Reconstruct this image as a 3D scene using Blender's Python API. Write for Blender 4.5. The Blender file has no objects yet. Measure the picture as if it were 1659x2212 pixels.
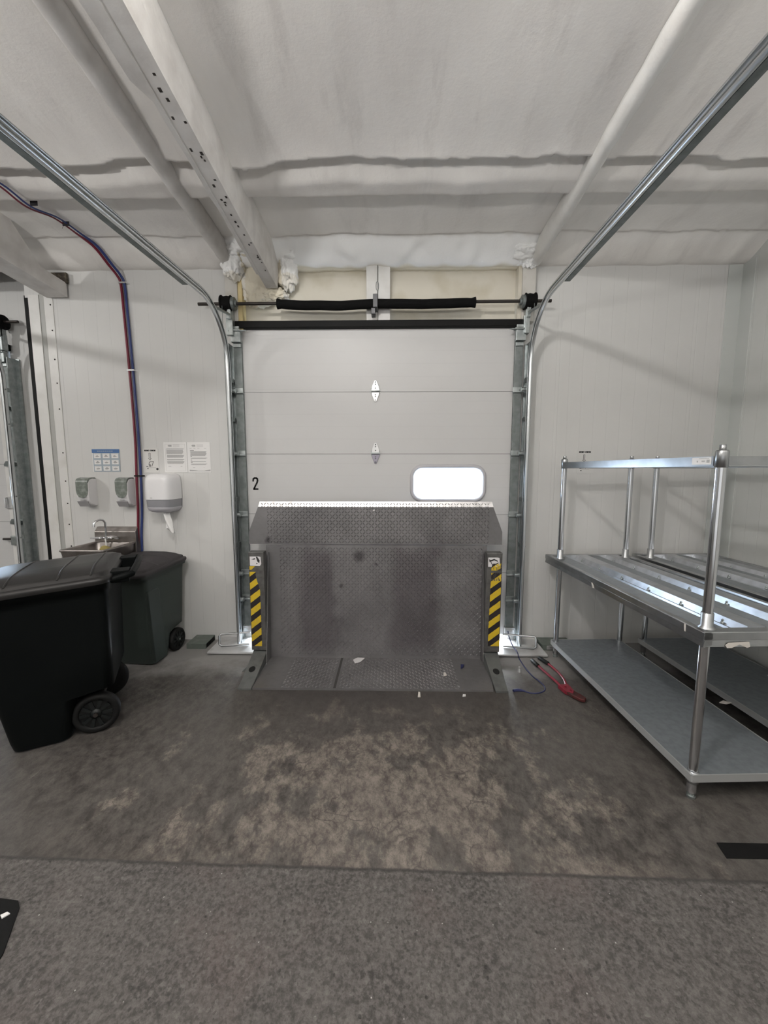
import bpy, bmesh, math, random
from mathutils import Vector, Matrix, noise
random.seed(7)
S = bpy.context.scene
COL = S.collection
PI = math.pi

# ------------------------------------------------------------------ materials
def mat(name, col, rough=.5, metal=0., spec=.5, var=None, bump=None, coat=0., emis=None, trans=0., extra=None):
    """var=(scale, colour2, contrast lo, hi, detail); bump=(scale, strength, distance)"""
    m = bpy.data.materials.new(name); m.use_nodes = True
    nt = m.node_tree; nt.nodes.clear()
    N = lambda t: nt.nodes.new(t)
    L = nt.links.new
    out = N('ShaderNodeOutputMaterial'); b = N('ShaderNodeBsdfPrincipled')
    L(b.outputs[0], out.inputs[0])
    b.inputs['Base Color'].default_value = (*col, 1); b.inputs['Roughness'].default_value = rough
    b.inputs['Metallic'].default_value = metal; b.inputs['Specular IOR Level'].default_value = spec
    b.inputs['Coat Weight'].default_value = coat; b.inputs['Transmission Weight'].default_value = trans
    tc = N('ShaderNodeTexCoord')
    m['_'] = 1
    if var:
        sc, c2, lo, hi, det = var
        n = N('ShaderNodeTexNoise'); n.inputs['Scale'].default_value = sc; n.inputs['Detail'].default_value = det
        L(tc.outputs['Object'], n.inputs['Vector'])
        r = N('ShaderNodeMapRange'); r.inputs[1].default_value = lo; r.inputs[2].default_value = hi
        L(n.outputs[0], r.inputs[0])
        mx = N('ShaderNodeMix'); mx.data_type = 'RGBA'
        mx.inputs[6].default_value = (*col, 1); mx.inputs[7].default_value = (*c2, 1)
        L(r.outputs[0], mx.inputs[0]); L(mx.outputs[2], b.inputs['Base Color'])
    if bump:
        n = N('ShaderNodeTexNoise'); n.inputs['Scale'].default_value = bump[0]; n.inputs['Detail'].default_value = 6
        L(tc.outputs['Object'], n.inputs['Vector'])
        bp = N('ShaderNodeBump'); bp.inputs['Strength'].default_value = bump[1]; bp.inputs['Distance'].default_value = bump[2]
        L(n.outputs[0], bp.inputs['Height']); L(bp.outputs[0], b.inputs['Normal'])
    if emis:
        b.inputs['Emission Color'].default_value = (*emis[0], 1); b.inputs['Emission Strength'].default_value = emis[1]
    del m['_']
    if extra: extra(m, nt, N, L, b, tc)
    return m

def math_node(nt, op, a, b=None, c=None):
    n = nt.nodes.new('ShaderNodeMath'); n.operation = op
    for i, v in enumerate((a, b, c)):
        if v is None: continue
        if isinstance(v, (int, float)): n.inputs[i].default_value = v
        else: nt.links.new(v, n.inputs[i])
    return n.outputs[0]
def maprange(nt, v, a, b, c=0., d=1., smooth=False):
    n = nt.nodes.new('ShaderNodeMapRange')
    if smooth: n.interpolation_type = 'SMOOTHSTEP'
    nt.links.new(v, n.inputs[0])
    for i, x in enumerate((a, b, c, d)): n.inputs[i+1].default_value = x
    return n.outputs[0]
def mixc(nt, f, a, b):
    n = nt.nodes.new('ShaderNodeMix'); n.data_type = 'RGBA'
    if isinstance(f, (int, float)): n.inputs[0].default_value = f
    else: nt.links.new(f, n.inputs[0])
    for i, v in ((6, a), (7, b)):
        if isinstance(v, tuple): n.inputs[i].default_value = (*v, 1)
        else: nt.links.new(v, n.inputs[i])
    return n.outputs[2]
def noise_node(nt, vec, scale, detail=4, rough=.5, stretch=None, dim=None):
    if stretch:
        mp = nt.nodes.new('ShaderNodeMapping'); mp.inputs['Scale'].default_value = stretch
        if dim: mp.inputs['Rotation'].default_value = dim
        nt.links.new(vec, mp.inputs[0]); vec = mp.outputs[0]
    n = nt.nodes.new('ShaderNodeTexNoise'); n.inputs['Scale'].default_value = scale
    n.inputs['Detail'].default_value = detail; n.inputs['Roughness'].default_value = rough
    nt.links.new(vec, n.inputs['Vector'])
    return n.outputs[0]

def ribs(axis, period, width, col, rough, strength, c2, joint=None):
    """painted sheet with fine pressed grooves every `period` metres along an axis"""
    def ex(m, nt, N, L, b, tc):
        sx = N('ShaderNodeSeparateXYZ'); L(tc.outputs['Object'], sx.inputs[0])
        v = sx.outputs[axis]
        f = math_node(nt, 'FRACT', math_node(nt, 'DIVIDE', v, period))
        d = math_node(nt, 'ABSOLUTE', math_node(nt, 'SUBTRACT', f, .5))
        g = maprange(nt, d, 0., width/period, 0., 1.)
        h = g
        dark = math_node(nt, 'SUBTRACT', 1., g)
        if joint:
            f2 = math_node(nt, 'FRACT', math_node(nt, 'DIVIDE', math_node(nt, 'ADD', v, joint[1]), joint[0]))
            d2 = math_node(nt, 'ABSOLUTE', math_node(nt, 'SUBTRACT', f2, .5))
            g2 = maprange(nt, d2, 0., .006/joint[0], 0., 1.)
            h = math_node(nt, 'ADD', g, math_node(nt, 'MULTIPLY', g2, 2.))
        bp = N('ShaderNodeBump'); bp.inputs['Strength'].default_value = strength; bp.inputs['Distance'].default_value = .003
        n2 = noise_node(nt, tc.outputs['Object'], 3., 2)
        L(math_node(nt, 'ADD', h, math_node(nt, 'MULTIPLY', n2, .6)), bp.inputs['Height']); L(bp.outputs[0], b.inputs['Normal'])
        n = noise_node(nt, tc.outputs['Object'], 1.3, 5, .6)
        mm = maprange(nt, n, .35, .75)
        c = mixc(nt, mm, col, c2)
        c = mixc(nt, math_node(nt, 'MULTIPLY', dark, .07), c, (.25, .25, .23))
        L(c, b.inputs['Base Color'])
    return mat('ribbed_sheet', col, rough, extra=ex)

WALL = ribs(0, .112, .004, (.655, .65, .635), .45, .20, (.615, .61, .595), (1.12, .25))
WALLR = ribs(1, .112, .004, (.63, .64, .62), .45, .25, (.58, .59, .57), (1.12, .1))
DOORP = ribs(2, .105, .004, (.59, .585, .58), .42, .07, (.575, .57, .565))
WHITE = mat('white_painted_metal', (.72, .71, .69), .4, var=(6, (.60, .585, .55), .45, .8, 5))
WHITEDIRTY = mat('white_dirty_paint', (.62, .60, .56), .5, var=(5, (.42, .39, .33), .45, .85, 6))
HEADER = mat('yellowed_panel', (.66, .62, .53), .5, var=(3, (.45, .40, .27), .5, .85, 6))
YELLOWED = mat('yellowed_wood_reveal', (.75, .62, .34), .6, var=(8, (.6, .45, .2), .4, .8, 4))
BEAMM = mat('grey_foam_painted_steel', (.72, .70, .675), .7, var=(9, (.60, .575, .55), .4, .7, 5), bump=(60, .25, .004))
BEAMW = mat('light_foam_coat', (.80, .79, .765), .75, var=(7, (.72, .70, .67), .4, .7, 5), bump=(45, .3, .006))
GALV = mat('galvanised_steel', (.46, .49, .49), .38, .85, var=(26, (.34, .37, .37), .35, .65, 3), bump=(200, .05, .001))
GALVD = mat('dull_galvanised_steel', (.24, .262, .258), .5, .55, var=(22, (.17, .19, .187), .35, .65, 4))
RAIL = mat('bright_galvanised_rail', (.66, .68, .69), .28, 1.)
CHROME = mat('chrome_post', (.66, .67, .69), .16, 1.)
STAIN = mat('stainless_steel', (.46, .47, .48), .3, 1., var=(12, (.36, .37, .38), .35, .7, 3))
STAIND = mat('brushed_sink_steel', (.36, .33, .31), .36, .9, var=(14, (.26, .235, .22), .35, .7, 3))
SLAT = mat('aluminium_slat', (.62, .64, .68), .30, 1., var=(18, (.5, .52, .55), .4, .7, 2))
SHELFM = mat('grey_galvanised_shelf', (.26, .285, .305), .42, .45, var=(30, (.22, .24, .26), .4, .65, 3))
BLACK = mat('black_rubber', (.006, .006, .006), .6, spec=.2, bump=(90, .2, .002))
BLACKF = mat('black_foam_sleeve', (.005, .005, .005), .85, spec=.15, bump=(70, .4, .004))
DARKST = mat('dark_steel_shaft', (.045, .038, .034), .45, .6)
BINM = mat('dark_green_black_plastic', (.0035, .0045, .0045), .5, spec=.10, bump=(300, .1, .001))
BIN2 = mat('dark_grey_green_plastic', (.036, .046, .041), .5, spec=.35, bump=(300, .12, .001))
LIDM = mat('black_lid_plastic', (.019, .018, .0175), .38, spec=.4, bump=(260, .12, .001))
LID2 = mat('charcoal_lid_plastic', (.032, .028, .030), .62, bump=(260, .15, .001))
TYRE = mat('black_tyre', (.006, .006, .006), .6, spec=.25)
HUBM = mat('dark_wheel_plastic', (.006, .008, .008), .45, spec=.4)
RED = mat('red_hose', (.17, .012, .03), .4)
BLUE = mat('blue_hose', (.026, .045, .17), .4)
REDH = mat('red_enamel', (.21, .018, .034), .3, var=(30, (.13, .014, .022), .5, .8, 3))
RUSTY = mat('worn_red_jaw', (.12, .03, .03), .45, .4, var=(30, (.07, .04, .035), .4, .7, 3))
CORD = mat('dark_blue_cord', (.018, .022, .085), .6)
WIRE = mat('dark_wire', (.02, .018, .022), .6)
PAPER = mat('white_paper', (.80, .79, .78), .6)
INK = mat('black_ink', (.02, .02, .02), .6)
INKG = mat('grey_print', (.40, .395, .39), .7)
INKL = mat('pale_print', (.58, .57, .56), .7)
PBLUE = mat('blue_print', (.07, .16, .36), .5)
PGREY = mat('blue_grey_print', (.36, .42, .47), .5)
DISPW = mat('white_gloss_plastic', (.80, .79, .80), .22)
DISPG = mat('smoky_grey_plastic', (.30, .30, .32), .25)
DISPV = mat('grey_push_bar', (.33, .32, .33), .4)
DISPT = mat('green_grey_window', (.17, .19, .17), .2, var=(28, (.30, .33, .30), .45, .7, 3))
SPONGE = mat('yellow_sponge', (.34, .28, .10), .9, bump=(120, .5, .004))
BRACK = mat('zinc_hinge', (.72, .72, .72), .32, .8)
BRACKD = mat('violet_grey_hinge_leaf', (.33, .31, .36), .35, .8)
GREENBOX = mat('grey_green_channel', (.15, .175, .155), .5, .3, var=(14, (.22, .24, .22), .5, .75, 4))
SILL = mat('pale_sill_plate', (.62, .62, .62), .35, .3, var=(8, (.40, .39, .38), .5, .85, 5))
CARD = mat('scrap_paper', (.62, .585, .54), .8)
WFRAME = mat('grey_window_gasket', (.48, .47, .49), .4)

def ex_glass(m, nt, N, L, b, tc):
    t = N('ShaderNodeBsdfTransparent'); g = N('ShaderNodeBsdfGlossy'); g.inputs['Roughness'].default_value = .05
    t.inputs[0].default_value = (.95, .98, 1, 1)
    mx = N('ShaderNodeMixShader'); mx.inputs[0].default_value = .06
    L(t.outputs[0], mx.inputs[1]); L(g.outputs[0], mx.inputs[2])
    o = [n for n in nt.nodes if n.type == 'OUTPUT_MATERIAL'][0]; L(mx.outputs[0], o.inputs[0])
GLASS = mat('window_glazing', (1, 1, 1), extra=ex_glass)

def ex_floor(m, nt, N, L, b, tc):
    P = tc.outputs['Object']
    sx = N('ShaderNodeSeparateXYZ'); L(P, sx.inputs[0]); X, Y = sx.outputs[0], sx.outputs[1]
    mad = lambda a, b_, c: math_node(nt, 'MULTIPLY_ADD', a, b_, c)
    big = noise_node(nt, P, 1.1, 5, .6); med = noise_node(nt, P, 5.5, 6, .65); fine = noise_node(nt, P, 48., 6, .7)
    # the slab by the camera: exposed aggregate
    def voro(scale, vec=P, feature=None):
        v = N('ShaderNodeTexVoronoi'); v.inputs['Scale'].default_value = scale; L(vec, v.inputs['Vector'])
        if feature: v.feature = feature
        return v
    def chan(v):
        c_ = N('ShaderNodeSeparateColor'); L(v.outputs['Color'], c_.inputs[0]); return c_.outputs
    vo, vo2, vo3 = voro(120.), voro(46.), voro(62.)
    c1, c2, c3 = chan(vo), chan(vo2), chan(vo3)
    grain = noise_node(nt, P, 170., 3, .7)
    front = mixc(nt, maprange(nt, fine, .40, .60), (.046, .042, .040), (.118, .109, .103))
    front = mixc(nt, math_node(nt, 'MULTIPLY', maprange(nt, med, .40, .75), .5), front, (.150, .139, .130))
    front = mixc(nt, math_node(nt, 'MULTIPLY', maprange(nt, noise_node(nt, P, 2.3, 3), .52, .72), .4), front, (.125, .092, .086))
    front = mixc(nt, math_node(nt, 'MULTIPLY', maprange(nt, c1[0], .55, 1.), .5), front, (.040, .036, .034))
    front = mixc(nt, math_node(nt, 'MULTIPLY', maprange(nt, c1[1], .80, 1.), .26), front, (.21, .20, .19))
    front = mixc(nt, math_node(nt, 'MULTIPLY', maprange(nt, grain, .5, .72), .5), front, (.035, .031, .030))
    front = mixc(nt, math_node(nt, 'MULTIPLY', math_node(nt, 'GREATER_THAN', c3[1], .86), .10), front, (.21, .20, .19))
    peb = math_node(nt, 'MULTIPLY', math_node(nt, 'GREATER_THAN', c2[0], .90), maprange(nt, math_node(nt, 'ADD', vo2.outputs['Distance'], math_node(nt, 'MULTIPLY', math_node(nt, 'SUBTRACT', grain, .5), .5)), .14, .26, 1., 0.))
    front = mixc(nt, math_node(nt, 'MULTIPLY', peb, .7), front, (.026, .024, .023))
    spk = math_node(nt, 'MULTIPLY', math_node(nt, 'GREATER_THAN', c2[1], .90), maprange(nt, vo2.outputs['Distance'], .05, .13, 1., 0.))
    front = mixc(nt, math_node(nt, 'MULTIPLY', spk, .75), front, (.5, .49, .47))
    # the worn coated bay before the dock plate
    st = noise_node(nt, P, 4.2, 7, .66, (1.3, .9, 1), (0, 0, .25)); st2 = noise_node(nt, P, 17., 6, .78, (1.1, .75, 1), (0, 0, .5))
    back = mixc(nt, maprange(nt, st2, .40, .60), (.044, .039, .036), (.104, .094, .086))
    back = mixc(nt, math_node(nt, 'MULTIPLY', maprange(nt, big, .42, .66), .5), back, (.120, .112, .103))
    pit = math_node(nt, 'MULTIPLY', math_node(nt, 'GREATER_THAN', c2[2], .80), maprange(nt, vo2.outputs['Distance'], .10, .26, 1., 0.))
    pit = math_node(nt, 'MULTIPLY', pit, maprange(nt, big, .50, .62))
    back = mixc(nt, math_node(nt, 'MULTIPLY', pit, .6), back, (.028, .025, .023))
    cx = math_node(nt, 'DIVIDE', math_node(nt, 'SUBTRACT', X, .0), .95); cy = math_node(nt, 'DIVIDE', math_node(nt, 'SUBTRACT', Y, 1.72), .66)
    rr = math_node(nt, 'SQRT', math_node(nt, 'ADD', math_node(nt, 'MULTIPLY', cx, cx), math_node(nt, 'MULTIPLY', cy, cy)))
    worn = maprange(nt, math_node(nt, 'ADD', rr, math_node(nt, 'MULTIPLY', math_node(nt, 'SUBTRACT', st, .5), -5.4)), .50, .86, 1., 0.)
    edge = math_node(nt, 'MULTIPLY', maprange(nt, Y, 1.38, 1.52, 1., 0.), maprange(nt, noise_node(nt, P, 3.5, 7, .7), .47, .55))
    edge = math_node(nt, 'MULTIPLY', edge, maprange(nt, math_node(nt, 'ABSOLUTE', X), .8, 1.3, 1., 0.))
    worn = math_node(nt, 'MAXIMUM', worn, edge)
    tan = mixc(nt, maprange(nt, st2, .38, .62), (.085, .071, .064), (.27, .235, .202))
    back = mixc(nt, math_node(nt, 'MULTIPLY', worn, .72), back, tan)
    # fine scratches
    sc = noise_node(nt, P, 9., 4, .6, (11., .6, 1), (0, 0, .42)); sc2 = noise_node(nt, P, 9., 4, .6, (9., .7, 1), (0, 0, -.9))
    scr = math_node(nt, 'MAXIMUM', maprange(nt, sc, .68, .73), maprange(nt, sc2, .69, .74))
    back = mixc(nt, math_node(nt, 'MULTIPLY', scr, .36), back, (.25, .232, .21))
    wv = N('ShaderNodeVectorMath'); wv.operation = 'MULTIPLY_ADD'
    nz = N('ShaderNodeTexNoise'); nz.inputs['Scale'].default_value = 7.; nz.inputs['Detail'].default_value = 5; L(P, nz.inputs['Vector'])
    L(nz.outputs['Color'], wv.inputs[0]); wv.inputs[1].default_value = (.16, .16, 0); L(P, wv.inputs[2])
    ve = voro(11., wv.outputs[0], 'DISTANCE_TO_EDGE'); ve2 = voro(26., wv.outputs[0], 'DISTANCE_TO_EDGE')
    crk = math_node(nt, 'MAXIMUM', maprange(nt, ve.outputs['Distance'], 0., .045, 1., 0.), math_node(nt, 'MULTIPLY', maprange(nt, ve2.outputs['Distance'], 0., .06, 1., 0.), .6))
    crk = math_node(nt, 'MULTIPLY', crk, maprange(nt, noise_node(nt, P, 6., 4), .42, .58))
    back = mixc(nt, math_node(nt, 'MULTIPLY', crk, math_node(nt, 'ADD', math_node(nt, 'MULTIPLY', worn, .62), .10)), back, (.045, .039, .036))
    back = mixc(nt, math_node(nt, 'MULTIPLY', maprange(nt, grain, .45, .75), .35), back, (.035, .031, .029))
    # dark oily band just before the plate
    oil = math_node(nt, 'MULTIPLY', maprange(nt, Y, 2.05, 2.55), maprange(nt, math_node(nt, 'ABSOLUTE', math_node(nt, 'SUBTRACT', X, -.05)), .75, 1.15, 1., 0.))
    back = mixc(nt, math_node(nt, 'MULTIPLY', oil, .62), back, (.042, .037, .036))
    # daylight spill by the sill, painted as paler concrete
    edgey = math_node(nt, 'ADD', Y, math_node(nt, 'MULTIPLY', math_node(nt, 'SUBTRACT', med, .5), .5))
    back = mixc(nt, math_node(nt, 'MULTIPLY', maprange(nt, edgey, 2.75, 3.05), .8), back, (.30, .29, .28))
    seam = math_node(nt, 'ADD', math_node(nt, 'MULTIPLY_ADD', X, -.014, 1.377), math_node(nt, 'MULTIPLY', math_node(nt, 'SUBTRACT', med, .5), .022))
    dy = math_node(nt, 'SUBTRACT', Y, seam)
    z = maprange(nt, dy, -.004, .004)
    c = mixc(nt, z, front, back)
    sl = maprange(nt, math_node(nt, 'ABSOLUTE', math_node(nt, 'ADD', dy, .004)), .003, .011, 1., 0.)
    c = mixc(nt, math_node(nt, 'MULTIPLY', sl, .6), c, (.03, .028, .027))
    L(c, b.inputs['Base Color'])
    L(mixc(nt, z, (.86, .86, .86), mixc(nt, maprange(nt, big, .35, .65), (.42, .42, .42), (.66, .66, .66))), b.inputs['Roughness'])
    hf = math_node(nt, 'ADD', math_node(nt, 'MULTIPLY', fine, 1.), math_node(nt, 'MULTIPLY', peb, -.6))
    hb = math_node(nt, 'ADD', math_node(nt, 'MULTIPLY', st2, .5), math_node(nt, 'MULTIPLY', crk, -.15))
    hh = N('ShaderNodeMix'); L(z, hh.inputs[0]); L(hf, hh.inputs[2]); L(hb, hh.inputs[3])
    bp = N('ShaderNodeBump'); bp.inputs['Strength'].default_value = .55; bp.inputs['Distance'].default_value = .006
    L(hh.outputs[0], bp.inputs['Height']); L(bp.outputs[0], b.inputs['Normal'])
FLOOR = mat('worn_concrete_floor', (.1, .1, .1), .7, extra=ex_floor)

def ex_ceil(m, nt, N, L, b, tc):
    P = tc.outputs['Object']
    at = N('ShaderNodeAttribute'); at.attribute_name = 'fresh_and_lit'
    at2 = N('ShaderNodeAttribute'); at2.attribute_name = 'aged'
    big = noise_node(nt, P, 1.6, 5, .6, (1.6, .6, 1)); fine = noise_node(nt, P, 40., 6, .7)
    c = mixc(nt, maprange(nt, big, .35, .7), (.86, .835, .80), (.74, .71, .68))
    sm = noise_node(nt, P, 3., 6, .62, (2.2, .5, 1))
    c = mixc(nt, math_node(nt, 'MULTIPLY', maprange(nt, sm, .56, .72), .4), c, (.52, .49, .465))
    c = mixc(nt, at.outputs['Fac'], c, (.97, .97, .96))
    c = mixc(nt, at2.outputs['Fac'], c, (.70, .63, .47))
    L(c, b.inputs['Base Color'])
    mid = noise_node(nt, P, 14., 5, .6)
    bp = N('ShaderNodeBump'); bp.inputs['Strength'].default_value = .16; bp.inputs['Distance'].default_value = .012
    L(math_node(nt, 'ADD', fine, mid), bp.inputs['Height']); L(bp.outputs[0], b.inputs['Normal'])
CEIL = mat('sprayed_foam', (.5, .48, .46), .85, extra=ex_ceil)

def ex_plate(m, nt, N, L, b, tc):
    P = tc.outputs['Object']
    sx = N('ShaderNodeSeparateXYZ'); L(P, sx.inputs[0]); X, Y, Z = sx.outputs
    n = noise_node(nt, P, 3.2, 6, .6); f = noise_node(nt, P, 30., 5, .65)
    c = mixc(nt, maprange(nt, n, .3, .7), (.16, .155, .158), (.235, .228, .232))
    c = mixc(nt, math_node(nt, 'MULTIPLY', maprange(nt, f, .5, .75), .35), c, (.11, .105, .105))
    # two darker vertical bands on the upright sheet
    wob = math_node(nt, 'MULTIPLY', math_node(nt, 'SUBTRACT', n, .5), .30)
    for cx, w, z0, z1, k in ((-.50, .14, .0, 1.0, .5), (.30, .19, .0, 1.05, .5)):
        bx = maprange(nt, math_node(nt, 'ABSOLUTE', math_node(nt, 'SUBTRACT', math_node(nt, 'ADD', X, wob), cx)), w*.7, w*1.25, 1., 0.)
        bz = math_node(nt, 'MULTIPLY', maprange(nt, math_node(nt, 'ADD', Z, wob), z0, z0+.15), maprange(nt, math_node(nt, 'ADD', Z, wob), z1-.15, z1, 1., 0.))
        c = mixc(nt, math_node(nt, 'MULTIPLY', math_node(nt, 'MULTIPLY', bx, bz), k), c, (.075, .062, .070))
    for px, pz, pr in ((-.90, 1.0, .028), (-.155, .865, .050), (-.01, .80, .014), (-.30, .62, .02)):
        ddx = math_node(nt, 'SUBTRACT', math_node(nt, 'ADD', X, math_node(nt, 'MULTIPLY', math_node(nt, 'SUBTRACT', f, .5), .06)), px); ddz = math_node(nt, 'SUBTRACT', Z, pz)
        dd = math_node(nt, 'SQRT', math_node(nt, 'ADD', math_node(nt, 'MULTIPLY', ddx, ddx), math_node(nt, 'MULTIPLY', ddz, ddz)))
        c = mixc(nt, math_node(nt, 'MULTIPLY', maprange(nt, dd, pr*.5, pr*1.2, 1., 0.), .7), c, (.03, .027, .028))
    L(c, b.inputs['Base Color'])
    L(maprange(nt, n, .3, .7, .36, .55), b.inputs['Roughness'])
    bp = N('ShaderNodeBump'); bp.inputs['Strength'].default_value = .12; bp.inputs['Distance'].default_value = .002
    L(f, bp.inputs['Height']); L(bp.outputs[0], b.inputs['Normal'])
PLATE = mat('dark_tread_plate_steel', (.1, .1, .1), .45, .55, extra=ex_plate)
LIPEDGE = mat('lit_plate_edge', (.74, .73, .74), .34, .9, var=(18, (.40, .39, .39), .5, .75, 4))  # pale colour carries the lamp light caught by the bent lip edge
LEGM = mat('dull_leg_steel', (.155, .152, .147), .42, .5, var=(20, (.10, .096, .092), .4, .7, 5))
FOOTM = mat('grey_foot_steel', (.155, .162, .158), .5, .35, var=(16, (.11, .115, .112), .4, .7, 5))
YEL = mat('yellow_tape', (.62, .43, .02), .4, var=(40, (.5, .36, .05), .45, .75, 4))
BLK = mat('black_tape', (.022, .018, .020), .4)
STICK = mat('torn_white_sticker', (.72, .70, .71), .4)

# ------------------------------------------------------------------ mesh builder
INV = {}
class MB:
    def __init__(s): s.v = []; s.f = []; s.mi = []; s.sm = []
    def add(s, vs, fs, mi=0, sm=False):
        o = len(s.v); s.v += [Vector(p) for p in vs]
        for f in fs:
            s.f.append([i+o for i in f]); s.mi.append(mi); s.sm.append(sm)
        return s
    def box(s, a, b, mi=0, R=None, c=None):
        x0, y0, z0 = a; x1, y1, z1 = b
        vs = [Vector((x, y, z)) for x in (x0, x1) for y in (y0, y1) for z in (z0, z1)]
        if R is not None:
            cc = Vector(c) if c is not None else Vector(((x0+x1)/2, (y0+y1)/2, (z0+z1)/2))
            vs = [R @ (p-cc) + cc for p in vs]
        return s.add(vs, [(0, 1, 3, 2), (4, 6, 7, 5), (0, 4, 5, 1), (2, 3, 7, 6), (0, 2, 6, 4), (1, 5, 7, 3)], mi)
    def loft(s, rings, mi=0, sm=True, caps=(True, True), closed=True):
        n = len(rings[0]); vs = [p for r in rings for p in r]; fs = []
        for k in range(len(rings)-1):
            for i in range(n if closed else n-1):
                j = (i+1) % n
                fs.append((k*n+i, k*n+j, (k+1)*n+j, (k+1)*n+i))
        s.add(vs, fs, mi, sm)
        if caps[0]: s.add(rings[0], [tuple(range(n))], mi)
        if caps[1]: s.add(rings[-1], [tuple(range(n))], mi)
        return s
    def tube(s, pts, r, n=12, mi=0, caps=(True, True), loop=False):
        pts = [Vector(p) for p in pts]; m = len(pts)
        rs = r if isinstance(r, (list, tuple)) else [r]*m
        T = []
        for i in range(m):
            if loop: t = pts[(i+1) % m]-pts[i-1]
            else: t = (pts[min(i+1, m-1)]-pts[max(i-1, 0)])
            T.append(t.normalized())
        a = Vector((0, 0, 1)) if abs(T[0].z) < .9 else Vector((1, 0, 0))
        u = (a - T[0]*a.dot(T[0])).normalized(); rings = []
        for i in range(m):
            u = (u - T[i]*u.dot(T[i])).normalized(); w = T[i].cross(u)
            rings.append([pts[i] + (u*math.cos(2*PI*k/n)+w*math.sin(2*PI*k/n))*rs[i] for k in range(n)])
        if loop: rings.append(rings[0]); caps = (False, False)
        return s.loft(rings, mi, True, caps)
    def cyl(s, p, q, r, n=20, mi=0, r2=None): return s.tube([p, q], [r, r if r2 is None else r2], n, mi)
    def prism(s, poly, fn, t0, t1, mi=0):
        n = len(poly); a = [fn(x, y, t0) for x, y in poly]; b = [fn(x, y, t1) for x, y in poly]
        s.add(a+b, [tuple(range(n))[::-1], tuple(range(n, 2*n))] + [(i, (i+1) % n, n+(i+1) % n, n+i) for i in range(n)], mi)
        return s
    def lathe(s, prof, fn, n=28, mi=0, sm=True):
        rings = [[fn(r*math.cos(2*PI*k/n), r*math.sin(2*PI*k/n), z) for k in range(n)] for r, z in prof]
        return s.loft(rings, mi, sm, (True, True))
    def ball(s, c, rad, seed=0, amp=.25, freq=3., mi=0, sub=5):
        bm = bmesh.new(); bmesh.ops.create_icosphere(bm, subdivisions=sub, radius=1.)
        vs = []
        for v in bm.verts:
            d = v.co.normalized(); q = d*freq + Vector((seed*3.1, seed*1.7, seed))
            k = 1+amp*(noise.noise(q*.7)+.42*noise.noise(q*1.9)+.16*noise.noise(q*4.5))
            vs.append(Vector(c)+Vector((d.x*rad[0]*k, d.y*rad[1]*k, d.z*rad[2]*k)))
        bm.verts.ensure_lookup_table()
        s.add(vs, [tuple(v.index for v in f.verts) for f in bm.faces], mi, True); bm.free(); return s
    def stroke(s, pts, w, fn, mi=0, t0=0., t1=.0008):
        """a pen stroke: joined little boxes along a 2-D path"""
        for (x0, y0), (x1, y1) in zip(pts[:-1], pts[1:]):
            d = Vector((x1-x0, y1-y0)); l = d.length or 1e-6; d /= l; n = Vector((-d.y, d.x))*w/2; e = d*w/2*.8
            P = [(x0-e.x+n.x, y0-e.y+n.y), (x0-e.x-n.x, y0-e.y-n.y), (x1+e.x-n.x, y1+e.y-n.y), (x1+e.x+n.x, y1+e.y+n.y)]
            s.prism(P, fn, t0, t1, mi)
        return s
    def build(s, name, mats, parent=None, bevel=0., seg=2, recalc=True):
        if not isinstance(mats, (list, tuple)): mats = [mats]
        me = bpy.data.meshes.new(name)
        vs = s.v
        if parent is not None:
            M = INV[parent.name]
            if M is not None: vs = [M @ p for p in vs]
        me.from_pydata([tuple(p) for p in vs], [], s.f)
        me.polygons.foreach_set('material_index', s.mi); me.polygons.foreach_set('use_smooth', s.sm)
        for m in mats: me.materials.append(m)
        if recalc:
            bm = bmesh.new(); bm.from_mesh(me); bmesh.ops.recalc_face_normals(bm, faces=bm.faces); bm.to_mesh(me); bm.free()
        me.update()
        o = bpy.data.objects.new(name, me); COL.objects.link(o)
        if parent is not None:
            o.parent = parent; INV[o.name] = INV[parent.name]
        else: INV[o.name] = None
        if bevel:
            b = o.modifiers.new('edge', 'BEVEL'); b.width = bevel; b.segments = seg; b.limit_method = 'ANGLE'; b.angle_limit = .6
        return o

def tag(o, label=None, cat=None, group=None, kind=None):
    if label: o['label'] = label
    if cat: o['category'] = cat
    if group: o['group'] = group
    if kind: o['kind'] = kind
    return o
def thing(name, label, cat, loc=(0, 0, 0), rotz=0., group=None, local=False):
    o = bpy.data.objects.new(name, None); COL.objects.link(o); o.empty_display_size = .1
    o.location = loc; o.rotation_euler = (0, 0, rotz)
    INV[o.name] = None if local else (Matrix.Translation(loc) @ Matrix.Rotation(rotz, 4, 'Z')).inverted()
    return tag(o, label, cat, group)
def single(mb, name, mats, label, cat, group=None, bevel=0., loc=None):
    o = mb.build(name, mats, None, bevel)
    if loc:
        M = Matrix.Translation(-Vector(loc)); o.data.transform(M); o.location = loc
    return tag(o, label, cat, group)
def struct(mb, name, mats, bevel=0., parent=None):
    return tag(mb.build(name, mats, parent, bevel), kind='structure')
def copy_tree(o, parent=None):
    c = o.copy(); COL.objects.link(c)
    if parent is not None: c.parent = parent
    for ch in list(o.children): copy_tree(ch, c)
    return c

XYZ = lambda x, y, z: Vector((x, y, z))
onback = lambda Y: (lambda x, z, t: Vector((x, Y-t, z)))     # 2-D drawing on a wall facing the room

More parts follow.
